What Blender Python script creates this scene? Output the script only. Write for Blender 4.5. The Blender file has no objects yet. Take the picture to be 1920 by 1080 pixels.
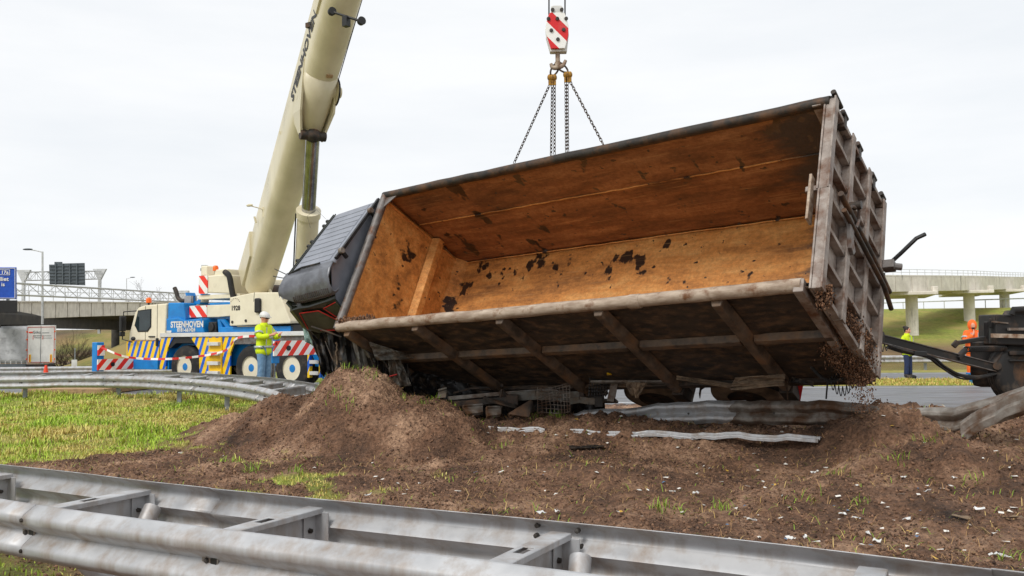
import bpy, bmesh, math, random
import numpy as np
from mathutils import Vector, Matrix
R=math.radians
random.seed(7); rng=np.random.default_rng(7)
scene=bpy.context.scene; COL=scene.collection
# ------------------------------------------------------------ camera
FPX=1620.; CAMZ=1.7; PITCH=math.atan(82/FPX); ROLL=R(.68)
_f=Vector((0,math.cos(PITCH),math.sin(PITCH))); _r0=Vector((1,0,0)); _u0=_r0.cross(_f)
_r=_r0*math.cos(ROLL)-_u0*math.sin(ROLL); _u=_u0*math.cos(ROLL)+_r0*math.sin(ROLL)
cd=bpy.data.cameras.new('camera'); cam=bpy.data.objects.new('camera',cd); COL.objects.link(cam)
cd.sensor_width=36; cd.lens=FPX/1920*36; cd.clip_end=3000; cd.clip_start=.05
cam.matrix_world=Matrix(((_r.x,_u.x,-_f.x,0),(_r.y,_u.y,-_f.y,0),(_r.z,_u.z,-_f.z,CAMZ),(0,0,0,1)))
scene.camera=cam
# ------------------------------------------------------------ world: overcast
SUN_EL,SUN_AZ=R(48),R(215)      # azimuth of the sun: behind the camera, to the left
world=bpy.data.worlds.new('World'); scene.world=world; world.use_nodes=True
wn=world.node_tree.nodes; wl=world.node_tree.links; wn.clear()
wo=wn.new('ShaderNodeOutputWorld'); bg=wn.new('ShaderNodeBackground'); bg.inputs[1].default_value=.1
sky=wn.new('ShaderNodeTexSky'); sky.sky_type='NISHITA'; sky.sun_disc=False; sky.sun_elevation=SUN_EL; sky.sun_rotation=SUN_AZ
tc=wn.new('ShaderNodeTexCoord'); mp=wn.new('ShaderNodeMapping'); mp.inputs['Scale'].default_value=(1.2,1.2,6)
nz=wn.new('ShaderNodeTexNoise'); nz.inputs['Scale'].default_value=1.6; nz.inputs['Detail'].default_value=6; nz.inputs['Roughness'].default_value=.55
cr=wn.new('ShaderNodeValToRGB'); e=cr.color_ramp.elements
e[0].position=.33; e[0].color=(.86,.888,.918,1); e[1].position=.62; e[1].color=(.965,.975,.985,1)
sc=wn.new('ShaderNodeVectorMath'); sc.operation='SCALE'; sc.inputs['Scale'].default_value=7.9
mx=wn.new('ShaderNodeMix'); mx.data_type='RGBA'; mx.inputs[0].default_value=.95
wl.new(tc.outputs['Generated'],mp.inputs[0]); wl.new(mp.outputs[0],nz.inputs['Vector']); wl.new(nz.outputs[0],cr.inputs[0])
wl.new(cr.outputs[0],sc.inputs[0]); wl.new(sky.outputs[0],mx.inputs[6]); wl.new(sc.outputs[0],mx.inputs[7])
wl.new(mx.outputs[2],bg.inputs[0]); wl.new(bg.outputs[0],wo.inputs[0])
sl=bpy.data.lights.new('sun','SUN'); sl.energy=1.5; sl.angle=R(20); sl.color=(1,.96,.9)
so=bpy.data.objects.new('sun',sl); COL.objects.link(so)
_sd=Vector((math.sin(SUN_AZ)*math.cos(SUN_EL),math.cos(SUN_AZ)*math.cos(SUN_EL),math.sin(SUN_EL)))
so.rotation_euler=_sd.to_track_quat('Z','Y').to_euler()
vs=scene.view_settings; vs.view_transform='Standard'; vs.look='None'; vs.exposure=0.42; vs.gamma=1; vs.use_curve_mapping=False
# ------------------------------------------------------------ helpers
V=Vector
def S(r,g,b):
    f=lambda c:(c/255/12.92 if c<=10 else ((c/255+.055)/1.055)**2.4)
    return (f(r),f(g),f(b),1)
def at(x,y,d): return V((0,0,CAMZ))+(_f+_r*((x-960)/FPX)+_u*(-(y-540)/FPX))*d
MATS={}
def nodes(name):
    m=bpy.data.materials.new(name); m.use_nodes=True; n=m.node_tree.nodes; l=m.node_tree.links
    MATS[name]=m
    return m,n,l,n['Principled BSDF']
def N(n,t,**k):
    x=n.new('ShaderNode'+t)
    for a,b in k.items():
        if a[0]=='i' and a[1:].isdigit(): x.inputs[int(a[1:])].default_value=b
        else: setattr(x,a,b)
    return x
def ramp(n,p0,c0,p1,c1,*more):
    r=n.new('ShaderNodeValToRGB'); e=r.color_ramp.elements
    e[0].position=p0;e[0].color=c0;e[1].position=p1;e[1].color=c1
    for p,c in more:
        q=e.new(p); q.color=c
    return r
def noise_(n,l,vec,scale,detail=5,rough=.6):
    z=n.new('ShaderNodeTexNoise'); z.inputs['Scale'].default_value=scale; z.inputs['Detail'].default_value=detail; z.inputs['Roughness'].default_value=rough
    l.new(vec,z.inputs['Vector']); return z.outputs[0]
def mix_(n,l,fac,a,b,blend='MIX'):
    m=n.new('ShaderNodeMix'); m.data_type='RGBA'; m.blend_type=blend
    for s,v in ((0,fac),(6,a),(7,b)):
        if hasattr(v,'links'): l.new(v,m.inputs[s])
        else: m.inputs[s].default_value=v
    return m.outputs[2]
def bump_(n,l,h,strength,dist,b):
    k=n.new('ShaderNodeBump'); k.inputs['Strength'].default_value=strength; k.inputs['Distance'].default_value=dist
    l.new(h,k.inputs['Height']); l.new(k.outputs[0],b.inputs['Normal']); return k
W4=(1,1,1,1); K4=(0,0,0,1)
def pm(name,c,c2=None,scale=4,stretch=(1,1,1),rough=.6,metal=0,bump=0,bdist=.01,bscale=None,dirt=None,dscale=1.5,dpos=(.5,.7),dstretch=None,rr=.15,lo=.35,hi=.68):
    m,n,l,b=nodes(name)
    t=N(n,'TexCoord'); mpg=N(n,'Mapping'); mpg.inputs['Scale'].default_value=stretch; l.new(t.outputs['Object'],mpg.inputs[0])
    c2=c2 or tuple(x*.75 for x in c[:3])+(1,)
    z=noise_(n,l,mpg.outputs[0],scale); rp=ramp(n,lo,c2,hi,c); l.new(z,rp.inputs[0]); out=rp.outputs[0]
    if dirt:
        mp2=N(n,'Mapping'); mp2.inputs['Scale'].default_value=dstretch or (1,1,1); mp2.inputs['Location'].default_value=(3.3,1.7,5.1); l.new(t.outputs['Object'],mp2.inputs[0])
        z2=noise_(n,l,mp2.outputs[0],dscale,7,.65); r2=ramp(n,dpos[0],K4,dpos[1],W4); l.new(z2,r2.inputs[0]); out=mix_(n,l,r2.outputs[0],out,dirt)
    l.new(out,b.inputs['Base Color']); b.inputs['Metallic'].default_value=metal
    rv=ramp(n,.3,(max(0,rough-rr),)*3+(1,),.7,(min(1,rough+rr),)*3+(1,)); l.new(z,rv.inputs[0]); l.new(rv.outputs[0],b.inputs['Roughness'])
    if bump: bump_(n,l,noise_(n,l,mpg.outputs[0],bscale or scale*4,6,.65),bump,bdist,b)
    return m
class MB:
    def __init__(s): s.v=[];s.f=[]
    def add(s,v,f):
        o=len(s.v); s.v+= [tuple(p) for p in v]; s.f+=[tuple(i+o for i in q) for q in f]; return s
    def box(s,c,d,M=None):
        c=V(c); h=V(d)/2; p=[]
        for i in range(8):
            q=V(((-1,1)[i&1]*h.x,(-1,1)[i>>1&1]*h.y,(-1,1)[i>>2]*h.z))
            p.append(c+(M@q if M else q))
        return s.add(p,[(0,2,3,1),(4,5,7,6),(0,1,5,4),(2,6,7,3),(0,4,6,2),(1,3,7,5)])
    def bx(s,x0,x1,y0,y1,z0,z1): return s.box(((x0+x1)/2,(y0+y1)/2,(z0+z1)/2),(abs(x1-x0),abs(y1-y0),abs(z1-z0)))
    def bar(s,a,b,w,h,up=(0,0,1)):
        a=V(a);b=V(b);d=(b-a);L=d.length;d.normalize();sd=d.cross(V(up))
        if sd.length<1e-4: sd=d.cross(V((1,0,0)))
        sd.normalize();u=sd.cross(d); M=Matrix((d,sd,u)).transposed()
        return s.box((a+b)/2,(L,w,h),M)
    def tube(s,pts,r,n=8,caps=True):
        pts=[V(p) for p in pts]; rs=r if hasattr(r,'__len__') else [r]*len(pts)
        o=len(s.v); t=(pts[1]-pts[0]).normalized(); u=t.orthogonal().normalized()
        for i,p in enumerate(pts):
            tt=(pts[min(i+1,len(pts)-1)]-pts[max(i-1,0)]).normalized()
            u=(u-tt*u.dot(tt)); u.normalize(); w=tt.cross(u)
            for k in range(n):
                a=2*math.pi*k/n; s.v.append(tuple(p+(u*math.cos(a)+w*math.sin(a))*rs[i]))
        for i in range(len(pts)-1):
            for k in range(n):
                s.f.append((o+i*n+k,o+i*n+(k+1)%n,o+(i+1)*n+(k+1)%n,o+(i+1)*n+k))
        if caps: s.f.append(tuple(o+k for k in range(n))[::-1]); s.f.append(tuple(o+(len(pts)-1)*n+k for k in range(n)))
        return s
    def cyl(s,a,b,r,r2=None,n=14): return s.tube([a,b],[r,r if r2 is None else r2],n)
    def prism(s,poly,vec):
        n=len(poly); vec=V(vec); p=[V(q) for q in poly]; 
        return s.add(p+[q+vec for q in p],[tuple(range(n))[::-1],tuple(range(n,2*n))]+[(i,(i+1)%n,n+(i+1)%n,n+i) for i in range(n)])
    def loft(s,rings,closed=True,caps=True):
        o=len(s.v); n=len(rings[0])
        for q in rings: s.v+= [tuple(p) for p in q]
        m=n if closed else n-1
        for i in range(len(rings)-1):
            for k in range(m): s.f.append((o+i*n+k,o+i*n+(k+1)%n,o+(i+1)*n+(k+1)%n,o+(i+1)*n+k))
        if caps and closed: s.f.append(tuple(o+k for k in range(n))[::-1]); s.f.append(tuple(o+(len(rings)-1)*n+k for k in range(n)))
        return s
    def grid(s,fn,nu,nv):
        o=len(s.v)
        for i in range(nu+1):
            for j in range(nv+1): s.v.append(tuple(fn(i/nu,j/nv)))
        for i in range(nu):
            for j in range(nv):
                a=o+i*(nv+1)+j; s.f.append((a,a+nv+1,a+nv+2,a+1))
        return s
    def ball(s,c,r,nu=10,nv=7,M=None):
        c=V(c); r=r if hasattr(r,'__len__') else (r,r,r)
        rings=[]
        for j in range(nv+1):
            a=-math.pi/2+math.pi*j/nv; rr=max(math.cos(a),.02)
            ring=[]
            for k in range(nu):
                q=V((r[0]*rr*math.cos(2*math.pi*k/nu),r[1]*rr*math.sin(2*math.pi*k/nu),r[2]*math.sin(a)))
                ring.append(c+(M@q if M else q))
            rings.append(ring)
        return s.loft(rings)
    def lathe(s,c,axis,prof,n=24,caps=True):   # prof: (offset along axis, radius)
        c=V(c);a=V(axis).normalized();u=a.orthogonal().normalized();w=a.cross(u)
        return s.loft([[c+a*o+(u*math.cos(2*math.pi*k/n)+w*math.sin(2*math.pi*k/n))*r for k in range(n)] for o,r in prof],True,caps)
    def build(s,name,mat,parent=None,smooth=False,bevel=0,solid=0,kind=None,label=None,cat=None,group=None):
        me=bpy.data.meshes.new(name); me.from_pydata(s.v,[],s.f); me.update()
        bm=bmesh.new(); bm.from_mesh(me); bmesh.ops.recalc_face_normals(bm,faces=bm.faces); bm.to_mesh(me); bm.free()
        return link(name,me,mat,parent,smooth,bevel,solid,kind,label,cat,group)
def link(name,me,mat,parent=None,smooth=False,bevel=0,solid=0,kind=None,label=None,cat=None,group=None):
    if mat: me.materials.append(MATS[mat] if isinstance(mat,str) else mat)
    if smooth:
        me.polygons.foreach_set('use_smooth',[True]*len(me.polygons))
        if smooth!='all': me.set_sharp_from_angle(angle=R(38))
    o=bpy.data.objects.new(name,me); COL.objects.link(o)
    if parent: o.parent=parent
    if solid:
        m=o.modifiers.new('solid','SOLIDIFY'); m.thickness=solid; m.offset=0
    if bevel:
        m=o.modifiers.new('bevel','BEVEL'); m.width=bevel; m.segments=2; m.limit_method='ANGLE'; m.angle_limit=R(40)
    tag(o,label,cat,group,kind); return o
def tag(o,label=None,cat=None,group=None,kind=None):
    if label: o['label']=label
    if cat: o['category']=cat
    if group: o['group']=group
    if kind: o['kind']=kind
    return o
def thing(name,label,cat,M=None,group=None):
    o=bpy.data.objects.new(name,None); COL.objects.link(o); o.empty_display_size=.2
    if M is not None: o.matrix_world=M
    return tag(o,label,cat,group)
def frame(o,x,y,z):
    x,y,z,o=V(x),V(y),V(z),V(o)
    return Matrix(((x.x,y.x,z.x,o.x),(x.y,y.y,z.y,o.y),(x.z,y.z,z.z,o.z),(0,0,0,1)))
def dup(o,parent=None,M=None):
    c=o.copy(); COL.objects.link(c); c.parent=parent
    if M is not None: c.matrix_local=M
    for ch in o.children: dup(ch,c,ch.matrix_local.copy())
    return c
def text(name,body,size,mat,parent,M,shear=0,bold=0,sx=1):
    cu=bpy.data.curves.new('t','FONT'); cu.body=body; cu.size=size; cu.extrude=.002; cu.shear=shear; cu.offset=bold; cu.align_x='CENTER'; cu.align_y='CENTER'; cu.resolution_u=3
    t=bpy.data.objects.new('t',cu); COL.objects.link(t); dg=bpy.context.evaluated_depsgraph_get()
    me=bpy.data.meshes.new_from_object(t.evaluated_get(dg)); bpy.data.objects.remove(t); bpy.data.curves.remove(cu)
    me.materials.clear(); me.transform(Matrix.Diagonal((sx,1,1,1)))
    me.transform(M); return link(name,me,mat,parent)
def mesh_np(name,verts,faces,cols=None):
    me=bpy.data.meshes.new(name); k=faces.shape[1]
    me.vertices.add(len(verts)); me.vertices.foreach_set('co',np.ascontiguousarray(verts,np.float32).ravel())
    me.loops.add(faces.size); me.loops.foreach_set('vertex_index',np.ascontiguousarray(faces,np.int32).ravel())
    me.polygons.add(len(faces)); me.polygons.foreach_set('loop_start',np.arange(0,faces.size,k,dtype=np.int32))
    me.update(calc_edges=True)
    if cols is not None:
        a=me.color_attributes.new('tint','FLOAT_COLOR','POINT'); a.data.foreach_set('color',np.ascontiguousarray(cols,np.float32).ravel())
    return me
def _h(ix,iy,s):
    h=(ix.astype(np.int64)*374761393+iy.astype(np.int64)*668265263+s*974634777)&0xffffffff
    h=((h^(h>>13))*1274126177)&0xffffffff
    return ((h^(h>>16))&0xffff)/65535.
def vn(x,y,s=0):
    ix=np.floor(x);iy=np.floor(y);fx=x-ix;fy=y-iy;fx=fx*fx*(3-2*fx);fy=fy*fy*(3-2*fy)
    a=_h(ix,iy,s);b=_h(ix+1,iy,s);c=_h(ix,iy+1,s);d=_h(ix+1,iy+1,s)
    return (a*(1-fx)+b*fx)*(1-fy)+(c*(1-fx)+d*fx)*fy
def fbm(x,y,o=4,s=0,g=.5):
    t=0;a=1;w=0
    for i in range(o): t=t+a*vn(x*2**i+17.3*i,y*2**i-9.1*i,s+i);w+=a;a*=g
    return t/w-.5
def sm(t): t=np.clip(t,0,1); return t*t*(3-2*t)
def cat(P,n=6):   # catmull-rom through 3-D points
    P=[V(p) for p in P]; P=[P[0]*2-P[1]]+P+[P[-1]*2-P[-2]]; out=[]
    for i in range(1,len(P)-2):
        for k in range(n):
            t=k/n;a,b,c,d=P[i-1:i+3]
            out.append(.5*((2*b)+(c-a)*t+(2*a-5*b+4*c-d)*t*t+(3*b-a-3*c+d)*t**3))
    return out+[P[-2]]
# ------------------------------------------------------------ materials
pm('galv',S(190,191,193),S(170,171,173),scale=5,stretch=(1,1,1),rough=.5,metal=.35,bump=.12,bscale=60,bdist=.002,dirt=S(140,120,100),dscale=3.5,dpos=(.46,.8),dstretch=(2,2,.6))
pm('galv_dirty',S(158,154,148),S(112,104,95),scale=6,rough=.6,metal=.3,bump=.2,bscale=40,bdist=.004,dirt=S(92,66,46),dscale=3,dpos=(.42,.62))
pm('bolt',S(88,84,80),S(50,44,40),scale=30,rough=.6,metal=.5)
pm('zinc_post',S(150,154,158),S(120,122,125),scale=8,rough=.55,metal=.3)
pm('white_paint',S(232,232,230),S(205,205,202),scale=5,rough=.5)
pm('asphalt',S(112,113,117),S(88,89,93),scale=2.5,stretch=(.6,1.6,1),rough=.5,bump=.4,bscale=90,bdist=.004,dirt=S(70,64,60),dscale=.9,dpos=(.5,.7),dstretch=(.5,2,1))
pm('road_line',S(226,227,228),S(186,187,188),scale=12,rough=.6,dirt=S(120,118,116),dscale=4,dpos=(.55,.7))
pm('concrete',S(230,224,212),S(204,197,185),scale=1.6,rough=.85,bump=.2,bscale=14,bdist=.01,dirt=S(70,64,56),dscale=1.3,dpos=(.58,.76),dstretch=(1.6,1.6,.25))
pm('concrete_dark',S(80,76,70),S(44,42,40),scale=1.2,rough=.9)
pm('cream',S(238,230,206),S(222,213,188),scale=1.6,rough=.36,rr=.08,dirt=S(150,134,104),dscale=1.1,dpos=(.64,.9))
pm('boom_cream',S(222,212,184),S(200,190,160),scale=1.2,stretch=(1,1,.4),rough=.34,rr=.08,dirt=S(136,122,96),dscale=1.6,dpos=(.66,.92))
pm('cyan_blue',S(14,136,214),S(8,116,190),scale=3,rough=.35,rr=.08,dirt=S(30,60,84),dscale=2,dpos=(.62,.85))
pm('yellow',S(250,204,30),S(232,182,18),scale=4,rough=.4)
pm('orange_lens',S(250,116,10),S(232,92,6),scale=6,rough=.2)
pm('red_lens',S(200,20,24),S(150,8,12),scale=6,rough=.25)
pm('black_plastic',S(34,34,36),S(18,18,20),scale=12,rough=.5,dirt=S(80,66,54),dscale=5,dpos=(.62,.8))
pm('black_rubber',S(40,39,39),S(24,24,24),scale=14,rough=.8,bump=.2,bscale=60,bdist=.003,dirt=S(92,80,68),dscale=4,dpos=(.5,.75))
pm('muddy_rubber',S(138,112,90),S(88,72,58),scale=6,rough=.85,bump=.5,bscale=22,bdist=.01,dirt=S(160,130,104),dscale=3,dpos=(.45,.7))
pm('chrome',S(190,190,192),S(130,130,134),scale=3,rough=.16,metal=1,rr=.06)
pm('dark_steel',S(62,56,50),S(34,30,28),scale=7,rough=.6,metal=.2,bump=.25,bscale=30,bdist=.004,dirt=S(104,74,50),dscale=3.4,dpos=(.46,.7))
pm('chassis_black',S(42,40,40),S(22,21,21),scale=6,rough=.55,metal=.15,bump=.2,bscale=24,bdist=.004,dirt=S(88,68,52),dscale=3,dpos=(.52,.72))
pm('grey_steel',S(132,128,126),S(92,86,82),scale=8,rough=.55,metal=.35,bump=.3,bscale=30,bdist=.004,dirt=S(98,62,38),dscale=4,dpos=(.5,.68))
pm('rim_pipe',S(190,174,156),S(142,122,104),scale=7,stretch=(.6,2,2),rough=.6,metal=.1,bump=.35,bscale=26,bdist=.005,dirt=S(112,74,44),dscale=5,dpos=(.52,.68))
pm('roof_grey',S(146,150,160),S(124,128,138),scale=3,rough=.42,metal=.15,rr=.08,dirt=S(70,64,58),dscale=2,dpos=(.6,.85))
pm('deflector_grey',S(118,121,128),S(86,88,94),scale=4,rough=.35,metal=.15,rr=.08,dirt=S(66,56,48),dscale=3,dpos=(.55,.78))
pm('cab_black',S(46,50,38),S(28,31,24),scale=4,rough=.18,metal=.1,rr=.1,dirt=S(74,66,56),dscale=3,dpos=(.55,.78))
pm('crumpled_black',S(46,44,44),S(20,19,19),scale=8,rough=.5,dirt=S(104,88,72),dscale=5,dpos=(.5,.7),bump=.3,bdist=.01)
pm('crumpled_grey',S(112,110,104),S(60,56,50),scale=6,rough=.5,metal=.3,dirt=S(96,78,60),dscale=5,dpos=(.48,.7),bump=.3,bdist=.01)
pm('smoked_glass',S(72,78,58),S(50,56,42),scale=3,rough=.08,rr=.03,dirt=S(80,74,58),dscale=4,dpos=(.6,.85))
pm('cracked_glass',S(176,206,200),S(112,146,140),scale=30,rough=.2,bump=.5,bscale=60,bdist=.005)
pm('window_glass',S(44,58,62),S(28,38,42),scale=2,rough=.06,rr=.03)
pm('red_trim',S(196,40,36),S(160,24,24),scale=10,rough=.4)
pm('red_paint',S(206,30,34),S(182,20,26),scale=4,rough=.4)
pm('hivis_yellow',S(226,246,30),S(196,222,18),scale=7,rough=.75,bump=.35,bscale=16,bdist=.02)
pm('hivis_orange',S(255,122,44),S(240,98,26),scale=7,rough=.75,bump=.35,bscale=16,bdist=.02)
pm('reflective',S(196,200,204),S(170,174,178),scale=9,rough=.35,metal=.2)
pm('denim',S(122,158,192),S(88,124,162),scale=12,rough=.85,bump=.3,bscale=24,bdist=.01)
pm('navy',S(40,56,96),S(26,38,70),scale=12,rough=.8,bump=.3,bscale=24,bdist=.01)
pm('skin',S(222,164,136),S(206,142,116),scale=8,rough=.55)
pm('hair',S(40,28,22),S(24,16,12),scale=30,rough=.6)
pm('wood',S(190,158,120),S(150,120,86),scale=5,stretch=(.4,6,6),rough=.8,bump=.3,bscale=20,bdist=.005,dirt=S(110,92,74),dscale=3,dpos=(.5,.75))
pm('tarp_grey',S(192,194,198),S(164,166,170),scale=2.5,rough=.5,bump=.3,bscale=5,bdist=.03,dirt=S(100,100,100),dscale=1.5,dpos=(.55,.8))
pm('panel_white',S(224,224,222),S(202,202,200),scale=1.5,rough=.5,dirt=S(170,168,162),dscale=1.4,dpos=(.55,.85),dstretch=(1,1,.4))
pm('sign_blue',S(24,84,190),S(18,70,170),scale=4,rough=.45)
pm('sign_back',S(96,104,110),S(76,84,90),scale=2,rough=.6,metal=.1)
pm('truss_white',S(214,216,216),S(184,186,186),scale=3,rough=.5)
pm('pole_grey',S(206,208,208),S(180,182,182),scale=3,rough=.5)
pm('cone_red',S(244,76,40),S(222,56,26),scale=6,rough=.5)
pm('bark',S(92,74,60),S(58,46,38),scale=8,rough=.9,bump=.4,bdist=.02)
pm('tan_cloth',S(136,116,94),S(84,70,56),scale=9,rough=.85,bump=.5,bscale=20,bdist=.02)
pm('yellow_chain',S(196,146,40),S(96,64,28),scale=20,rough=.55,metal=.3)
pm('chain_steel',S(92,76,62),S(46,38,34),scale=30,rough=.5,metal=.5)
pm('water',S(124,124,58),S(104,106,46),scale=.4,rough=.06,rr=.03,bump=.08,bscale=6,bdist=.02)
def stripes(name,ca,cb,period,ax,duty=.5,rough=.4,off=0):
    """flat printed diagonal stripes; ax = weights of object x,y,z"""
    m,n,l,b=nodes(name); t=N(n,'TexCoord')
    d=N(n,'VectorMath',operation='DOT_PRODUCT'); d.inputs[1].default_value=ax; l.new(t.outputs['Object'],d.inputs[0])
    k=N(n,'Math',operation='MULTIPLY_ADD'); k.inputs[1].default_value=1/period; k.inputs[2].default_value=off; l.new(d.outputs['Value'],k.inputs[0])
    fr=N(n,'Math',operation='FRACT'); l.new(k.outputs[0],fr.inputs[0])
    gt=N(n,'Math',operation='GREATER_THAN'); gt.inputs[1].default_value=duty; l.new(fr.outputs[0],gt.inputs[0])
    c=mix_(n,l,gt.outputs[0],ca,cb); z=noise_(n,l,t.outputs['Object'],5,6); r=ramp(n,.55,K4,.8,(.35,.35,.35,1)); l.new(z,r.inputs[0])
    l.new(mix_(n,l,r.outputs[0],c,S(150,140,125)),b.inputs['Base Color']); b.inputs['Roughness'].default_value=rough
stripes('stripe_yb',S(250,206,24),S(22,98,206),.30,(1,0,.42),.55)
stripes('stripe_rw_x',S(236,50,30),S(240,238,232),.52,(1,0,-1),.5)
stripes('stripe_rw_y',S(240,52,30),S(250,248,244),.40,(0,-1,-.9),.48,off=.3)
stripes('stripe_hook',S(214,24,30),S(240,240,236),.30,(.72,0,.7),.5,off=.1)
stripes('stripe_tape',S(214,40,36),S(236,232,226),.5,(1,0,0),.5)
def rust_material(nm,c0,c1,c2_):
    m,n,l,b=nodes(nm); t=N(n,'TexCoord'); O=t.outputs['Object']
    mp=N(n,'Mapping'); mp.inputs['Scale'].default_value=(.45,1.6,1.6); l.new(O,mp.inputs[0])
    z1=noise_(n,l,mp.outputs[0],2.2,8,.68); r1=ramp(n,.26,c0,.74,c2_,(.5,c1)); l.new(z1,r1.inputs[0])
    z2=noise_(n,l,O,17,8,.78); r2=ramp(n,.32,(.3,.27,.25,1),.6,(1,1,1,1)); l.new(z2,r2.inputs[0])
    c=mix_(n,l,.6,r1.outputs[0],r2.outputs[0],'MULTIPLY')
    # scattered dark wet blotches
    mp3=N(n,'Mapping'); mp3.inputs['Scale'].default_value=(1.2,.8,.6); mp3.inputs['Location'].default_value=(2.2,0,.7); l.new(O,mp3.inputs[0])
    z3=noise_(n,l,mp3.outputs[0],2.1,4,.55); r3=ramp(n,.615,K4,.64,W4); l.new(z3,r3.inputs[0])
    z4=noise_(n,l,O,7,3,.5); r4=ramp(n,.665,K4,.69,W4); l.new(z4,r4.inputs[0])
    mxm=N(n,'Math',operation='MAXIMUM'); l.new(r3.outputs[0],mxm.inputs[0]); l.new(r4.outputs[0],mxm.inputs[1])
    c=mix_(n,l,mxm.outputs[0],c,S(52,38,30))
    # pale scratches along the length
    mp5=N(n,'Mapping'); mp5.inputs['Scale'].default_value=(.5,14,14); l.new(O,mp5.inputs[0])
    z5=noise_(n,l,mp5.outputs[0],2.4,5,.65); r5=ramp(n,.58,K4,.74,(.55,.55,.55,1)); l.new(z5,r5.inputs[0])
    c=mix_(n,l,r5.outputs[0],c,S(206,164,112))
    sx=N(n,'SeparateXYZ'); l.new(O,sx.inputs[0]); ad=N(n,'Math',operation='MULTIPLY_ADD'); ad.inputs[1].default_value=1.6; l.new(z1,ad.inputs[0]); l.new(sx.outputs[0],ad.inputs[2])
    r6=ramp(n,1.35/3,W4,1.75/3,K4); dv=N(n,'Math',operation='DIVIDE'); dv.inputs[1].default_value=3; l.new(ad.outputs[0],dv.inputs[0]); l.new(dv.outputs[0],r6.inputs[0])
    c=mix_(n,l,r6.outputs[0],c,mix_(n,l,z2,S(52,46,44),S(96,84,76)))
    l.new(c,b.inputs['Base Color'])
    rr=ramp(n,0,(.68,)*3+(1,),1,(.28,)*3+(1,)); l.new(mxm.outputs[0],rr.inputs[0]); l.new(rr.outputs[0],b.inputs['Roughness'])
    h=mix_(n,l,.5,z1,z2); bump_(n,l,h,.35,.012,b)
rust_material('rust_bed',S(118,74,38),S(216,146,74),S(244,188,114))
rust_material('rust_wall_shaded',S(78,52,34),S(146,98,62),S(196,144,98))  # browner rust for the upper wall, its shade also put into the colour
pm('wall_outer',S(72,60,50),S(26,23,21),scale=5,stretch=(.6,2,2),rough=.6,bump=.5,bscale=16,bdist=.012,dirt=S(118,92,68),dscale=7,dpos=(.48,.74),dstretch=(.8,1.3,1.3))
pm('rib_steel',S(116,98,82),S(62,52,44),scale=5,rough=.6,bump=.5,bscale=20,bdist=.01,dirt=S(126,92,62),dscale=3,dpos=(.48,.7))
pm('gate_steel',S(178,168,160),S(116,104,96),scale=5,stretch=(1,1,.7),rough=.6,metal=.1,bump=.35,bscale=26,bdist=.006,dirt=S(96,62,38),dscale=3.4,dpos=(.46,.66))
def ground_material():
    m,n,l,b=nodes('earth'); t=N(n,'TexCoord'); O=t.outputs['Object']; a=N(n,'Attribute',attribute_name='tint'); sp=N(n,'SeparateColor'); l.new(a.outputs['Color'],sp.inputs[0])
    z1=noise_(n,l,O,1.1,8,.65); r1=ramp(n,.32,S(66,47,35),.70,S(214,174,142),(.5,S(140,104,79))); l.new(z1,r1.inputs[0])
    z2=noise_(n,l,O,22,6,.7); r2=ramp(n,.36,(.22,.2,.18,1),.6,W4); l.new(z2,r2.inputs[0])
    soil=mix_(n,l,.8,r1.outputs[0],r2.outputs[0],'MULTIPLY')
    z3=noise_(n,l,O,3.2,7,.7); r3=ramp(n,.3,S(84,92,34),.7,S(176,182,74),(.5,S(130,144,50))); l.new(z3,r3.inputs[0])
    z4=noise_(n,l,O,.22,6,.6); r4=ramp(n,.4,K4,.66,W4); l.new(z4,r4.inputs[0])
    turf=mix_(n,l,r4.outputs[0],r3.outputs[0],S(168,150,84))
    far=mix_(n,l,sp.outputs[1],turf,mix_(n,l,r4.outputs[0],S(88,72,50),S(128,104,70)))
    c=mix_(n,l,sp.outputs[0],far,soil); l.new(c,b.inputs['Base Color']); b.inputs['Roughness'].default_value=.92
    vo=N(n,'TexVoronoi'); vo.inputs['Scale'].default_value=24; l.new(O,vo.inputs['Vector']); hh=mix_(n,l,.45,noise_(n,l,O,26,9,.78),vo.outputs['Distance']); bump_(n,l,hh,1.0,.07,b)
ground_material()
def tint_material(name,rough=.7,trans=0):
    m,n,l,b=nodes(name); a=N(n,'Attribute',attribute_name='tint'); l.new(a.outputs['Color'],b.inputs['Base Color']); b.inputs['Roughness'].default_value=rough
tint_material('blade'); tint_material('crumb',.95); tint_material('scrap',.6)
# ------------------------------------------------------------ terrain
_nx=[-400,-70,-30,-15,-9,0,7.5,14,30,400]; _ny=[180,44,30.5,26,24.4,20.9,18,15.5,10,-120]
_fx=[-400,-70,-30,-15,-8,0,8,13,30,400]; _fy=[200,62,42,35,31,27.6,25.6,25.0,23.4,-20]
near_e=lambda x:np.interp(x,_nx,_ny)
far_e=lambda x:np.interp(x,_fx,_fy)
_sx=[2,8,13,30,120]; _sn=[31.2,29.3,28.3,26.2,17]; _sf=[36,33.6,32.6,30.6,22]
def base(x,y):
    z=0*x
    lw=sm((-13-x)/6); z=z-1.35*lw*sm((y-30)/26)
    # left embankment by the overpass
    z=z+(4.3*sm((x+39)/13))*sm((y-58)/14)*sm((6-x)/6)*sm((118-y)/14+.0)
    z=np.maximum(z,4.2*sm((y-112)/25)*sm((-8-x)/10)-1.35)
    rt=sm((x-1)/7)
    prof=np.interp(y,[0,34.6,37.5,54,56,65,72,80,84,2000],[0,0,-1.0,-1.0,.1,.97,1.75,3.35,3.5,3.3])
    z=z*(1-rt)+prof*rt
    z=z+.1*sm((near_e(x)-y)/1.2)*sm((y-near_e(x)+5)/3)*sm((-3-x)/4)
    return z
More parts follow.
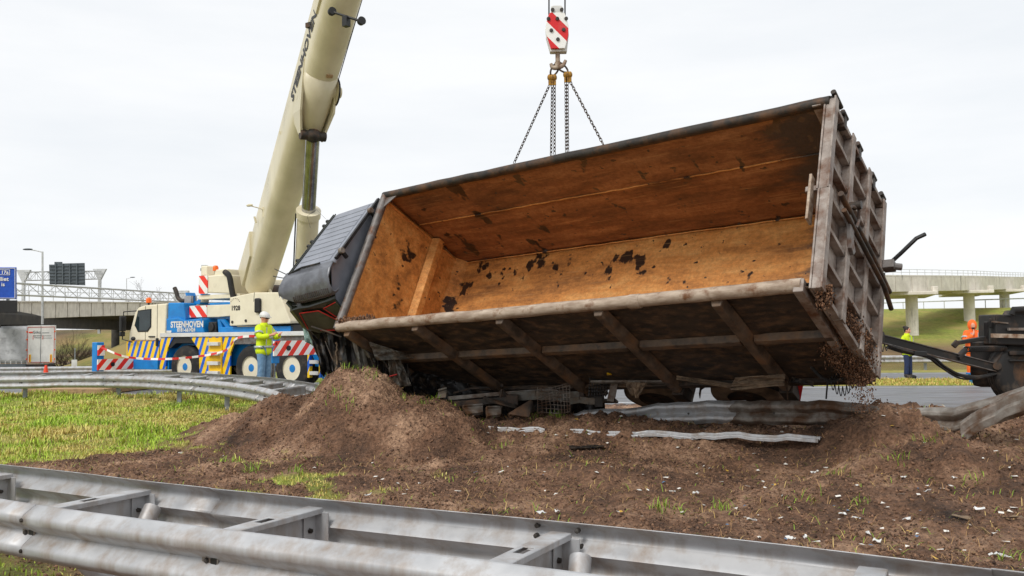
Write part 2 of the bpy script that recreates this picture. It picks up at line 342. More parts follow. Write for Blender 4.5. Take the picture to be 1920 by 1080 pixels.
def gauss(x,y,cx,cy,rx,ry,a,h):
    c,s=math.cos(a),math.sin(a); u=(x-cx)*c+(y-cy)*s; v=-(x-cx)*s+(y-cy)*c
    q=(u/rx)**2+(v/ry)**2
    return h*np.exp(-q**1.25)
def heap(x,y):
    w=fbm(x*.9,y*.9,3,31)*.5; x=x+w; y=y+fbm(x*.9,y*.9,3,37)*.5
    A=-.39
    hs=[gauss(x,y,-2.45,13.3,1.0,.85,A,1.02),gauss(x,y,-3.45,13.9,1.15,.8,A,.62),gauss(x,y,-1.5,12.95,1.2,.9,A,.62),gauss(x,y,-4.4,14.5,1.1,.7,A,.3),
        gauss(x,y,1.6,12.4,4.4,1.15,A,.36),gauss(x,y,2.2,13.4,5,1.4,A,.3),gauss(x,y,4.75,10.75,1.2,.8,A,.66),gauss(x,y,5.1,9.6,1.2,.9,-.2,.4),gauss(x,y,6.6,10.6,1.6,.9,A,.5),gauss(x,y,7.2,9.2,1.3,.9,0,.5),
        gauss(x,y,3.4,8.6,1.4,.8,0,.14),gauss(x,y,.6,9.9,1.3,.6,.2,.12)]
    return np.maximum.reduce(hs)+.15*(sum(hs)-np.maximum.reduce(hs))
def dirtmask(x,y):
    bx=np.interp(y,[4,9,11,11.6,12.5,14.8,18,20.7,30],[-12,-10.5,-8.3,-7.1,-5.9,-5.5,-5.2,-4.9,-4.8])+fbm(x*.7,y*.7,4,5)*2.0
    m=sm((x-bx)/.5+.5)
    s=(x+3.84)*.876+(y-6.52)*-.482; p=-(x+3.84)*.482-(y-6.52)*.876   # distance in front of the near barrier
    m=m*(1-sm((p+.35)/.4)*sm((1.6-s)/2))
    m=m*sm((near_e(x)+.9-y)/.8)*sm((22-x)/5)
    patch=sm((fbm(x*1.3,y*1.3,4,9)-.12)/.06)*sm((.2-x)/3.0)
    m=np.maximum(m*(1-patch),0)
    return np.clip(np.maximum(m,sm(heap(x,y)/.12-.6)),0,1)
def hz(x,y):
    dm=dirtmask(x,y); near=sm((24-y)/4)*sm((y-3)/1)*sm((16-np.abs(x))/3)
    z=base(x,y)+heap(x,y)
    z=z+near*dm*(fbm(x*.8,y*.8,3,2)*.12+fbm(x*3.1,y*3.1,4,3,.6)*.17+np.abs(fbm(x*7,y*7,4,11,.7))*.11+sm(heap(x,y)/.3)*np.abs(fbm(x*3.4,y*3.4,4,13,.7))*.30)
    z=z+near*(1-dm)*(fbm(x*1.2,y*1.2,3,4)*.08)
    road=sm((y-near_e(x))/.3)*sm((far_e(x)-y)/.3)
    z=z*(1-road)+(base(x,y)-.05)*road
    sec=sm((y-np.interp(x,_sx,_sn))/.3)*sm((np.interp(x,_sx,_sf)-y)/.3)*sm((x-1.5)/.5)
    return z*(1-sec)+(base(x,y)-.05)*sec
def axis(lo,hi,step,a,b,g):
    c=list(np.arange(lo,hi+step/2,step)); s=step
    while c[-1]<b: s*=g; c.append(c[-1]+s)
    s=step; d=[lo]
    while d[-1]>a: s*=g; d.append(d[-1]-s)
    return np.array(d[:0:-1]+c)
gx=axis(-7.5,8.5,.04,-1500,1500,1.09); gy=axis(5.5,15,.04,-60,2500,1.05)
X,Y=np.meshgrid(gx,gy,indexing='ij'); Z=hz(X,Y)
nxg,nyg=X.shape; idx=np.arange(nxg*nyg).reshape(nxg,nyg)
qf=np.stack([idx[:-1,:-1],idx[1:,:-1],idx[1:,1:],idx[:-1,1:]],-1).reshape(-1,4)
DM=dirtmask(X,Y); brown=sm((-14-X)/10)*sm((Y-36)/12)*(1-.6*sm((fbm(X*.15,Y*.15,3,8)-.02)/.1)); brown=np.maximum(brown,sm((X-2)/5)*sm((Y-53)/1.5)*sm((62-Y)/4))
cols=np.stack([DM,np.clip(brown,0,1),0*DM,1+0*DM],-1).reshape(-1,4)
me=mesh_np('ground',np.stack([X,Y,Z],-1).reshape(-1,3),qf,cols); link('ground',me,'earth',smooth='all',kind='structure')
hp=lambda x,y: float(hz(np.array([float(x)]),np.array([float(y)]))[0])
bp=lambda x,y: float(base(np.array([float(x)]),np.array([float(y)]))[0])
def ribbon(name,mat,xs,f0,f1,nl=6,dz=.0,kind='structure'):
    mb=MB(); xs=np.array(xs)
    for x in xs:
        a,b=float(f0(x)),float(f1(x))
        for k in range(nl+1):
            y=a+(b-a)*k/nl; mb.v.append((x,y,bp(x,y)+dz))
    for i in range(len(xs)-1):
        for k in range(nl):
            q=i*(nl+1)+k; mb.f.append((q,q+nl+1,q+nl+2,q+1))
    return mb.build(name,mat,kind=kind)
rx=np.concatenate([np.arange(-90,-30,4),np.arange(-30,30.1,1.)])
ribbon('road','asphalt',rx,near_e,far_e,10)
ribbon('road_marking','road_line',rx,lambda x:near_e(x)+.45,lambda x:near_e(x)+.62,1,.005)
ribbon('road_marking','road_line',np.arange(2,30.1,1.),lambda x:far_e(x)-.75,lambda x:far_e(x)-.62,1,.005)
ribbon('side_road','asphalt',np.arange(2,60,1.),lambda x:np.interp(x,_sx,_sn),lambda x:np.interp(x,_sx,_sf),4)
ribbon('road_marking','road_line',np.arange(2,60,1.),lambda x:np.interp(x,_sx,_sf)-.7,lambda x:np.interp(x,_sx,_sf)-.58,1,.005)
mb=MB(); mb.add([(2,35,-.42),(160,35,-.42),(160,56.5,-.42),(2,56.5,-.42)],[(0,1,2,3)]); mb.build('canal_water','water',kind='structure')
ribbon('underpass_road','asphalt',np.arange(-75,-33,2.),lambda x:70+(x+36)*-.55-6,lambda x:70+(x+36)*-.55+2,4,.012)
# ------------------------------------------------------------ grass and loose ground cover
def blades(name,label,px,py,h,w,lean,colfn,lmin=.1,z0=None):
    n=len(px); z=hz(px,py) if z0 is None else z0
    a=rng.uniform(0,2*np.pi,n); ln=rng.uniform(lmin,1,n)*lean
    dx,dy=np.cos(a),np.sin(a); wx,wy=-dy*w,dx*w
    b=np.stack([px,py,z-.01],-1)
    zt_=h*np.sqrt(np.maximum(.02,1-ln**2)); m=b+np.stack([dx*ln*h*.45,dy*ln*h*.45,zt_*.6+h*.12],-1)
    t=b+np.stack([dx*ln*h,dy*ln*h,h*np.sqrt(np.maximum(.02,1-ln**2))],-1)
    s=np.stack([wx,wy,0*wx],-1)
    vv=np.stack([b-s,b+s,m+s*.8,m-s*.8,t],1).reshape(-1,3)
    i=np.arange(n)[:,None]*5
    tri=np.concatenate([i+np.array([[0,1,2]]),i+np.array([[0,2,3]]),i+np.array([[3,2,4]])],0)
    c=colfn(n,px,py); c=np.repeat(c,5,0)
    me=mesh_np(name,vv,tri,np.concatenate([c,np.ones((len(c),1))],1))
    return link(name,me,'blade',kind='stuff',label=label)
def lin(*c): return np.array(S(*c)[:3])
def grass_cols(n,px,py):
    u=rng.random((n,1)); d=np.clip(fbm(px*.9,py*.9,5,21,.65)*3.0+.5+rng.normal(0,.28,n),0,1)[:,None]
    g=lin(110,148,30)*(1-u)+lin(196,224,74)*u; y=lin(230,216,130)*(1-u)+lin(180,150,84)*u
    k=rng.random((n,1))<.08
    return np.where(k,lin(112,86,54)+0*u,g*(1-d)+y*d)
def scatter(n,x0,x1,y0,y1,fn):
    x=rng.uniform(x0,x1,n);y=rng.uniform(y0,y1,n);k=rng.random(n)<fn(x,y); return x[k],y[k]
gm=lambda x,y:(1-dirtmask(x,y))*(y<near_e(x)-.05)*(heap(x,y)<.1)
px,py=scatter(360000,-17,-3.5,10.4,26,lambda x,y:gm(x,y)*(.25+.75*sm(fbm(x*2.2,y*2.2,4,77)*5+.5))*np.clip(14/y,.45,1)*(x>-.64*y-.6)); 
hh=(.025+.075*rng.random(len(px))**1.8)*(.7+1.3*sm(fbm(px*2.1,py*2.1,3,51)*5+.2)); blades('meadow_grass','short patchy green and straw grass on the median beside the bent barrier',px,py,hh,.0045*(.7+py/16),.97,grass_cols,lmin=.3)
px,py=scatter(90000,-7.5,3.5,5.6,14,lambda x,y:(1-dirtmask(x,y))*.8*(heap(x,y)<.2)); hh=.02+.05*rng.random(len(px)); blades('sparse_grass','sparse flattened grass growing in patches of the churned soil',px,py,hh,.005,.95,grass_cols)
px,py=scatter(60000,6,24,22.5,31,lambda x,y:((y>far_e(x)+.15)&(y<np.interp(x,_sx,_sn)-.1))*.9)
def vc(n,px,py):
    u=rng.random((n,1)); d=(rng.random((n,1))<.75)
    return np.where(d,lin(214,190,110)*(1-u)+lin(176,150,76)*u,lin(140,160,50)*(1-u)+lin(180,196,80)*u)
blades('verge_grass','dry yellow grass on the verge between the two carriageways',px,py,.03+.09*rng.random(len(px)),.011,.9,vc)
# straw and roots lying on soil
px,py=scatter(34000,-7,9,5.6,15,lambda x,y:dirtmask(x,y)*(.25+.75*sm(fbm(x*1.1,y*1.1,3,61)*4+.5)))
def sc_(n,px,py):
    u=rng.random((n,1)); k=rng.random((n,1))
    return np.where(k<.62,lin(176,138,92)*(1-u)+lin(110,78,50)*u,np.where(k<.86,lin(214,186,120)*u+lin(160,130,70)*(1-u),lin(126,160,40)+0*u))
blades('straw_litter','dry straw, roots and torn grass stems strewn over the bare soil',px,py,.03+.14*rng.random(len(px))**1.5,.003,1.0,sc_,lmin=.82)
# green sods and tufts thrown up with the soil
tp=[at(632,742,12.6),at(655,738,12.5),at(600,772,13.4),at(535,800,14.2),at(940,850,11.7),at(752,802,12.8),at(1565,885,9.3),at(1610,955,7.9),at(1250,980,7.9),at(800,812,12.6),at(1500,955,8),at(430,888,11.2),at(480,905,10.6),at(560,905,10.4),at(1690,860,9.3),at(1740,830,9.6),at(1830,880,8.6),at(690,1000,8),at(1895,1040,6.3),at(820,775,13.2),at(840,778,13.2),at(860,777,13.1),at(1045,780,12.9),at(1010,785,12.9),at(650,712,13.2),at(690,715,13.2),at(700,720,13),at(1350,965,8)]
ax_,ay_=[],[]
for p in tp:
    k=random.randint(14,46); ax_+=list(rng.normal(p.x,.07,k)); ay_+=list(rng.normal(p.y,.07,k))
ax_,ay_=np.array(ax_),np.array(ay_)
blades('sod_tufts','bright green grass tufts sticking out of the thrown soil',ax_,ay_,.04+.11*rng.random(len(ax_)),.004,.9,lambda n,px,py:lin(122,156,40)*rng.uniform(.5,1.4,(n,1))+lin(60,50,10)*rng.random((n,1))+0*px[:,None],lmin=.4)
# clods: low-poly lumps
_t=(1+5**.5)/2
ICO=np.array([(-1,_t,0),(1,_t,0),(-1,-_t,0),(1,-_t,0),(0,-1,_t),(0,1,_t),(0,-1,-_t),(0,1,-_t),(_t,0,-1),(_t,0,1),(-_t,0,-1),(-_t,0,1)])/1.9
ICF=np.array([(0,11,5),(0,5,1),(0,1,7),(0,7,10),(0,10,11),(1,5,9),(5,11,4),(11,10,2),(10,7,6),(7,1,8),(3,9,4),(3,4,2),(3,2,6),(3,6,8),(3,8,9),(4,9,5),(2,4,11),(6,2,10),(8,6,7),(9,8,1)])
def lumps(name,label,P,r,colfn,mat='crumb',flat=.75,cat_=None):
    n=len(P); j=ICO[None]*rng.uniform(.4,1.5,(n,12,1))*r[:,None,None]; j[:,:,2]*=flat
    a=rng.uniform(0,6.28,n); c,s=np.cos(a)[:,None],np.sin(a)[:,None]
    x=j[:,:,0]*c-j[:,:,1]*s; y=j[:,:,0]*s+j[:,:,1]*c
    v=np.stack([x,y,j[:,:,2]],-1)+P[:,None,:]
    f=(ICF[None]+np.arange(n)[:,None,None]*12).reshape(-1,3)
    co=np.repeat(colfn(n),12,0); me=mesh_np(name,v.reshape(-1,3),f,np.concatenate([co,np.ones((len(co),1))],1))
    return link(name,me,mat,kind='stuff',label=label,smooth=False)
def soilc(n):
    u=rng.random((n,1)); return lin(74,53,40)*(1-u)+lin(140,106,82)*u
px,py=scatter(52000,-7,9,5.6,15.5,lambda x,y:dirtmask(x,y)*(.2+.8*sm(fbm(x*.9,y*.9,3,71)*3+.5)+sm(heap(x,y)*3)))
rr_=.004+.022*rng.random(len(px))**6
lumps('soil_clods','loose brown clods and crumbs covering the churned soil',np.stack([px,py,hz(px,py)+rr_*.2],-1),rr_,soilc)
OCT=np.array([(1,0,0),(-1,0,0),(0,1,0),(0,-1,0),(0,0,1),(0,0,-1)],float); OCF=np.array([(0,2,4),(2,1,4),(1,3,4),(3,0,4),(2,0,5),(1,2,5),(3,1,5),(0,3,5)])
px,py=scatter(210000,-7,8.5,5.6,14.5,lambda x,y:dirtmask(x,y)*(.12+.88*sm(fbm(x*1.7,y*1.7,4,91,.65)*4+.4))*np.clip(9/y,.3,1))
n=len(px); r0=.004+.012*rng.random(n)**3; v=OCT[None]*rng.uniform(.5,1.5,(n,6,1))*r0[:,None,None]; a=rng.uniform(0,6.28,n); c,s=np.cos(a)[:,None],np.sin(a)[:,None]
v=np.stack([v[:,:,0]*c-v[:,:,1]*s,v[:,:,0]*s+v[:,:,1]*c,v[:,:,2]],-1)+np.stack([px,py,hz(px,py)+r0*.3],-1)[:,None,:]
u=rng.random((n,1)); cc=np.repeat(lin(54,38,29)*(1-u)+lin(144,110,86)*u,6,0)
me=mesh_np('soil_crumbs',v.reshape(-1,3),(OCF[None]+np.arange(n)[:,None,None]*6).reshape(-1,3),np.concatenate([cc,np.ones((len(cc),1))],1)); link('soil_crumbs',me,'crumb',kind='stuff',label='fine gritty crumbs of earth strewn all over the bare soil')
# ------------------------------------------------------------ litter
px,py=scatter(620,-5,9,5.7,12.5,lambda x,y:dirtmask(x,y)*(.25+.75*sm((x+1)/4)))
n=len(px); a=rng.uniform(0,6.28,n); w_=rng.uniform(.006,.02,n); l_=rng.uniform(.008,.035,n); zz=hz(px,py)+.02
c,s=np.cos(a),np.sin(a); P=[]
for sx_,sy_ in ((-1,-1),(1,-1),(1,1),(-1,1)):
    P.append(np.stack([px+c*l_*sx_-s*w_*sy_,py+s*l_*sx_+c*w_*sy_,zz+rng.uniform(-.006,.012,n)],-1))
cc=np.where(rng.random((n,1))<.8,lin(226,222,214)+0*a[:,None],np.where(rng.random((n,1))<.5,lin(206,164,70)+0*a[:,None],lin(90,120,150)+0*a[:,None]))
me=mesh_np('litter_specks',np.stack(P,1).reshape(-1,3),np.arange(n*4).reshape(n,4),np.concatenate([np.repeat(cc,4,0),np.ones((n*4,1))],1))
link('litter_specks',me,'scrap',kind='stuff',label='tiny scraps of white and coloured waste mixed into the soil')
def scrap(p,l,w,mat):
    a=random.uniform(0,6.28); mb=MB(); c_,s_=math.cos(a),math.sin(a); z=hp(p.x,p.y)
    def fn(u,v):
        x=(u-.5)*l;y=(v-.5)*w; return (p.x+x*c_-y*s_,p.y+x*s_+y*c_,z+.025+random.uniform(-.012,.014))
    return mb.grid(fn,3,2).build('waste_scrap',mat,solid=.004)
for q,(x,y) in enumerate([(1580,975),(1605,985),(1700,985),(1628,1012),(1645,1028),(1510,1005),(1838,973),(1862,1045),(1885,1047),(1695,925),(1790,928),(1740,950),(1410,985),(1525,890),(1480,1010),(1015,965),(1045,960),(470,955),(1305,935),(690,930)]):
    p=at(x,y,CAMZ*FPX/max(y-612,1)); o=scrap(p,random.uniform(.04,.10),random.uniform(.02,.05),'white_paint')
    tag(o,'crumpled pale scrap of plastic lying on the brown soil','waste scrap','plastic scraps scattered on the soil')
for x,y,mat,lb in [(1900,990,'tan_cloth','tan curled strip of debris lying on the soil'),(1805,985,'tan_cloth','short tan tube of debris on the soil'),(1100,858,'crumpled_black','dark torn patch of rubber pressed into the soil')]:
    p=at(x,y,CAMZ*FPX/(y-614)); o=scrap(p,.45 if 'rubber' in lb else .16,.22 if 'rubber' in lb else .06,mat); tag(o,lb,'debris')
# ------------------------------------------------------------ guard rails
WB=[(0,0),(.012,-.006),(.03,-.018),(.072,-.044),(.08,-.058),(.08,-.084),(.072,-.098),(.02,-.138),(.004,-.155),(.02,-.172),(.072,-.212),(.08,-.226),(.08,-.252),(.072,-.266),(.03,-.292),(.012,-.304),(0,-.31)]
def beam(path,side=1,tilt=0,prof=WB,scale=1):
    """rings of the beam profile along a path; side=+1 humps to the right of travel"""
    P=[V(p) for p in path]; rings=[]
    for i,p in enumerate(P):
        t=(P[min(i+1,len(P)-1)]-P[max(i-1,0)]); t.normalize(); o=V((t.y,-t.x,0)).normalized()*side; up=V((0,0,1))
        tl=tilt[i] if hasattr(tilt,'__len__') else tilt
        o2=o*math.cos(tl)+up*math.sin(tl); u2=up*math.cos(tl)-o*math.sin(tl)
        rings.append([p+o2*a*scale+u2*b*scale for a,b in prof])
    return rings
def resample(path,step):
    P=[V(p) for p in path]; out=[P[0]]; acc=0
    for a,b in zip(P,P[1:]):
        L=(b-a).length; d=step-acc
        while d<L: out.append(a+(b-a)*(d/L)); d+=step
        acc=(acc+L)%step
    return out+[P[-1]]
def panels(root,path,side,mat,seg=4.,step=.25,tilt=0,name='rail_panel'):
    P=resample(path,step); k=int(seg/step); i=0
    while i<len(P)-1:
        q=P[i:i+k+1]
        lift=V((0,0,.003 if (i//k)%2 else 0))
        mb=MB(); mb.loft(beam([p+lift for p in q],side,tilt),closed=False,caps=False); mb.build(name,mat,root,smooth=True,solid=.005)
        for z in (-.07,-.24):           # splice bolts
            if i: 
                b=MB(); p=P[i]; t=(P[i]-P[i-1]).normalized(); o=V((t.y,-t.x,0))*side
                b.lathe(p+o*.078+V((0,0,z)),o,[(0,.013),(.012,.011),(.014,.002)],8); b.build('bolt','bolt',root)
        i+=k
def spacer(root,a,b,mat='galv'):
    """box-section strut between two beams with a slotted top plate, web and end plates"""
    a=V(a);b=V(b);d=(b-a);L=d.length;d.normalize();s=V((d.y,-d.x,0));u=V((0,0,1)); M=Matrix((d,s,u)).transposed()
    mb=MB(); w=.11
    mb.box(a+d*(L*.225),(L*.45,w,.006),M); mb.box(a+d*(L*.80),(L*.40,w,.006),M)
    for q in (-1,1): mb.box(a+d*(L*.525)+s*q*.042,(L*.15,w-.084,.006),M); mb.box(a+d*(L*.5)+s*q*(w/2)-u*.014,(L,.006,.03),M)
    o=mb.build('spacer',mat,root,bevel=.002)
    k=MB(); k.prism([a+d*.02-u*.02,a+d*(L-.02)-u*.02,a+d*(L-.02)-u*.2,a+d*(L*.7)-u*.24,a+d*.02-u*.2],s*.006); k.build('web_plate',mat,o)
    for e,sg in ((a,1),(b,-1)):
        k=MB(); k.box(e+d*sg*.012-u*.12-s*.05,(.008,.11,.2),M); k.box(e+d*sg*.06-u*.12-s*.008,(.10,.008,.2),M); k.build('end_plate',mat,o,bevel=.002)
        k=MB(); k.lathe(e+d*sg*.065-u*.12-s*.012,-s,[(0,.016),(.016,.014),(.018,.003)],6); k.build('bolt','bolt',o)
    return o
def slot(root,p,o,t):
    """bolt in its slotted washer plate, in the valley of a beam"""
    M=Matrix((t,o,V((0,0,1)))).transposed(); k=MB(); k.box(p+o*.014,(.11,.008,.062),M); b=k.build('washer_plate','galv_dirty',root)
    k=MB(); k.lathe(p+o*.017-t*.02,o,[(0,.014),(.014,.012),(.016,.003)],6); k.build('bolt','bolt',b)
    k=MB(); k.box(p+o*.0165+t*.026,(.04,.008,.036),M); k.build('slot_hole','black_plastic',b)
# near double barrier
nb=thing('guard_rail','double galvanised crash barrier with slotted cross struts in front of the soil','guard rail')
bk=[V((-9.4,9.4,.75)),V((-3.84,6.52,.75)),V((-2.33,5.66,.75)),V((-1.12,5.03,.75)),V((.1,4.43,.75)),V((1.05,3.93,.75)),V((1.91,3.40,.75)),V((5,1.5,.75))]
bk=cat(bk,8); tdir=V((.876,-.482,0)); nd=V((-.482,-.876,0))
fr=[p+nd*.80 for p in bk]
panels(nb,[p for p in bk],-1,'galv',seg=4.3); panels(nb,fr,1,'galv',seg=4.05)
sp=[V((-3.72,6.45,.70)),V((-2.40,5.72,.70)),V((-1.14,5.07,.70)),V((.24,4.37,.70)),V((1.5,3.67,.70))]
for i,p in enumerate(sp):
    spacer(nb,p+nd*.02,p+nd*.78)
    q=min(resample(fr,.02),key=lambda r:abs((r-p).dot(tdir)-.06)); slot(nb,V((q.x,q.y,.75-.155)),nd,tdir)
    if i%2==1:
        k=MB(); k.tube([p+nd*.06+tdir*.12-V((0,0,.1)),p+nd*.36+tdir*.22-V((0,0,.45)),p+nd*.40+tdir*.23-V((0,0,.9))],.055,12); k.build('post','galv',nb,smooth=True)
        k=MB(); k.tube([p+nd*.74+tdir*.12-V((0,0,.1)),p+nd*.48+tdir*.24-V((0,0,.45)),p+nd*.44+tdir*.25-V((0,0,.9))],.055,12); k.build('post','galv',nb,smooth=True)
for x,y,d in ((1008,985,4.42),(1006,1004,4.42),(1083,995,4.28),(1090,1025,4.3)):
    k=MB(); k.lathe(at(x,y,d),nd,[(-.01,.014),(.014,.012),(.016,.003)],8); k.build('bolt','bolt',nb)
# bent median barrier on the left
fb=thing('guard_rail','long double crash barrier bending down into the soil heap by the crane','guard rail')
fp=cat([(-34,27.6,.52),(-20,23.9,.66),(-13.35,22.9,.66),(-11.9,22.85,.68),(-9.88,22.3,.68),(-8.2,21.0,.68),(-6.6,19.3,.68),(-5.4,17.7,.68),(-4.45,16.2,.66),(-3.75,14.9,.58)],7)
def off(path,d,dz):
    o=[]
    for i,p in enumerate(path):
        t=(path[min(i+1,len(path)-1)]-path[max(i-1,0)]).normalized(); o.append(p+V((-t.y,t.x,0)).normalized()*d+V((0,0,dz)))
    return o
bp2=off(fp,.85,.07)
panels(fb,fp,1,'galv',seg=4); panels(fb,bp2,-1,'galv',seg=4)
rf=resample(fp,1.35); rb=resample(bp2,1.35)
for i,p in enumerate(rf[8:-1]):
    q=min(bp2,key=lambda r:(r-p).length); dd=(q-p).normalized(); spacer(fb,p+dd*.02-V((0,0,.05)),q-dd*.02-V((0,0,.05)))
    t=V((dd.y,-dd.x,0)); slot(fb,p-V((0,0,.155)),-V((dd.x,dd.y,0)).normalized(),t)
for i in range(2,len(rf)-4,2):
    p=rf[i]; k=MB(); z=hp(p.x,p.y); k.box((p.x,p.y+.2,(z+.45)/2-.1),(.1,.06,z+.75)); k.build('post','zinc_post',fb,bevel=.004)
def far_rail(label,P,side=1,seg=8,mat='galv',posts=2.7):
    g=thing('guard_rail',label,'guard rail'); P=cat(P,6); panels(g,P,side,mat,seg=seg,step=.5)
    for p in resample(P,posts):
        k=MB(); z=bp(p.x,p.y); k.box((p.x,p.y+.12,(p.z+z)/2-.1),(.1,.06,p.z-z)); k.build('post','zinc_post',g)
    return g
far_rail('straight single guard rail on the far side of the road beyond the crane',[(-44,47,.20),(-24,40.2,.34),(-15,37.2,.45),(-10,35.4,.6)])
far_rail('low single guard rail between the side road and the canal',[(4,35.6,.62),(9,34.9,.60),(14,34.4,.58),(30,33,.6)],posts=3.1)
# ------------------------------------------------------------ overpass on the left
ov=thing('overpass_bridge','long stained concrete overpass with panel joints above the grey lorry trailer','bridge',Matrix.Translation((-38,70,0)))
def O_(p): return V(p)-V((-38,70,0))
def zt(y,px,d): return CAMZ+((632-y)-(px*0))/FPX*d
dk=[(-36.5,54,2.9+.9),(-40.6,70,zt(566,20,70)),(-43.2,85,zt(567.5,130,85)),(-43.8,100,zt(569.5,250,100)),(-41.5,118,zt(571,350,118)),(-36,140,zt(573,470,140)),(-24,165,zt(575,600,165))]
dk=[O_(p) for p in dk]; dkc=resample(cat(dk,8),3.0)
for a,b in zip(dkc,dkc[1:]):          # fascia panels with open joints
    t=(b-a); t.normalize(); k=MB(); k.bar(a+t*.12-V((0,0,.72)),b-t*.12-V((0,0,.72)),.28,1.44); k.build('fascia_panel','concrete',ov,bevel=.03)
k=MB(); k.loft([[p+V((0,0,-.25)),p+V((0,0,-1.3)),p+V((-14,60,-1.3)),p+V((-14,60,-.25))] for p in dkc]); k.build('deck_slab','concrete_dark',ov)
k=MB(); k.loft([[p+V((.25,0,.12)),p+V((.25,0,0)),p+V((-.5,0,0)),p+V((-.5,0,.12))] for p in dkc]); k.build('coping','concrete',ov)
for z in (.55,1.0):
    k=MB(); k.tube([p+V((-.1,0,z)) for p in dkc],.035,6); k.build('handrail','truss_white',ov)
for p in dkc:
    k=MB(); k.bar(p+V((-.1,0,.1)),p+V((-.1,0,1.0)),.06,.06,(1,0,0)); k.build('railing_post','truss_white',ov)
for a in (O_((-44,68.6,0)),O_((-49,73,0))):
    k=MB(); k.box(a+V((-1.5,0,.6)),(5,1.2,4.4)); k.build('abutment_wall','concrete',ov,bevel=.05)
for i in (2,):
    p=dkc[len(dkc)//2]; 
    for s in range(3):
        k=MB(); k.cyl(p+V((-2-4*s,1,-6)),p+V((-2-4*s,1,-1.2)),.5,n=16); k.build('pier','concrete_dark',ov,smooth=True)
# ------------------------------------------------------------ sign gantries
def truss(root,a,b,h,w,nb_,r=.05,mat='truss_white'):
    a=V(a);b=V(b);d=(b-a).normalized();s=V((d.y,-d.x,0)).normalized()
    for q in (-1,1):
        for z in (0,h):
            k=MB(); k.tube([a+s*q*w/2+V((0,0,z)),b+s*q*w/2+V((0,0,z))],r,6); k.build('chord','truss_white',root)
    for i in range(nb_):
        p=a+(b-a)*(i/nb_); n=a+(b-a)*((i+1)/nb_); up=V((0,0,h))
        for q in (-1,1):
            k=MB(); k.tube([p+s*q*w/2,n+s*q*w/2+up] if i%2 else [p+s*q*w/2+up,n+s*q*w/2],r*.6,5); k.tube([p+s*q*w/2,p+s*q*w/2+up],r*.5,5); k.build('lattice_bar',mat,root)
        k=MB(); k.tube([p-s*w/2+up,n+s*w/2+up],r*.5,5); k.build('lattice_bar',mat,root)
g1=thing('sign_gantry','long white lattice sign gantry reaching over the road in front of the overpass','gantry',Matrix.Translation((-33.5,85,0)))
go=V((-33.5,85,0)); truss(g1,V((-36.6,58.4,4.75))-go,V((-33.0,86,5.05))-go,.85,.8,18)
k=MB(); k.prism([V((-33.4,86.3,-1.0))-go,V((-32.8,86.3,-1.0))-go,V((-32.4,86.3,6.2))-go,V((-33.9,86.3,6.2))-go],(0,.4,0)); k.build('support_post','truss_white',g1)
k=MB(); k.bar(V((-40,57.5,-1.4))-go,V((-40,57.5,5.8))-go,.5,.5,(1,0,0)); k.build('support_post','truss_white',g1)
k=MB(); k.bar(V((-40.1,57.5,5.1))-go,V((-36,58.6,5.1))-go,.5,.6); k.build('end_beam','truss_white',g1)
g2=thing('sign_gantry','distant white sign gantry carrying the grey back of a large road sign','gantry',Matrix.Translation((-55,100,0)))
go=V((-55,100,0)); A2=at(43,526,97); B2=at(186,523,103); truss(g2,A2-go,B2-go,.95,.8,12)
for P_ in (A2,B2):
    q=P_-go; k=MB(); k.prism([q+V((-.8,0,1.2)),q+V((.8,0,1.2)),q+V((.15,0,-.1)),q+V((.13,0,-6.5)),q+V((-.13,0,-6.5)),q+V((-.15,0,-.1))],(0,.3,0)); k.build('support_post','truss_white',g2)
sb=thing('road_sign','grey ribbed back of a road sign mounted on the distant gantry','road sign',Matrix.Translation(at(126,535,98)))
def sgn(px,py): return at(px,py,98)-at(126,535,98)
k=MB(); k.prism([sgn(92,496),sgn(102,496),sgn(102,491),sgn(116,491),sgn(116,494),sgn(158,493),sgn(159,535),sgn(93,533)],(0,.12,0)); k.build('panel','sign_back',sb)
for i in range(1,5):
    x=92+13.2*i; k=MB(); k.bar(sgn(x,494)-V((0,.08,0)),sgn(x,534)-V((0,.08,0)),.14,.1,(0,1,0)); k.build('rib','sign_back',sb)
for i in range(6):
    y=499+6.2*i; k=MB(); k.bar(sgn(93,y)-V((0,.05,0)),sgn(158,y-.4)-V((0,.05,0)),.08,.06); k.build('rail','sign_back',sb)
bs=thing('direction_sign','blue motorway direction sign with white lettering and a dark panel below','road sign',Matrix.Translation((-36.5,57.2,5)))
D_=57.; 
def bsn(px,py): return at(px,py,D_)-V((-36.5,57.2,5))
k=MB(); k.prism([bsn(-118,501),bsn(30,501),bsn(30,561),bsn(-118,560)],(0,.1,0)); k.build('panel','sign_blue',bs,bevel=.03)
k=MB()
for a,b in (((-116,503),(28.5,503)),((28.5,503),(28.5,559)),((28.5,559),(-116,558)),((-116,558),(-116,503))): k.bar(bsn(*a)-V((0,.02,0)),bsn(*b)-V((0,.02,0)),.03,.05,(0,1,0))
k.build('border','white_paint',bs)
k=MB()
for a,b in (((-4,505.5),(18.5,506)),((18.5,506),(18.5,515.5)),((18.5,515.5),(-4,515)),((-4,515),(-4,505.5))): k.bar(bsn(*a)-V((0,.02,0)),bsn(*b)-V((0,.02,0)),.03,.035,(0,1,0))
k.build('number_frame','white_paint',bs)
XR=Matrix.Rotation(R(90),4,'X')
for tx,px,py,sz in (('17a',9.5,510.8,.30),('lliet',8,523.5,.36),('is',6,533.5,.34)): text('lettering',tx,sz,'white_paint',bs,Matrix.Translation(bsn(px,py)-V((0,.03,0)))@XR,bold=.008,sx=1.15)
k=MB(); k.prism([bsn(-118,563),bsn(31,563),bsn(31,587),bsn(-118,586)],(0,.12,0)); k.build('matrix_panel','black_plastic',bs,bevel=.02)
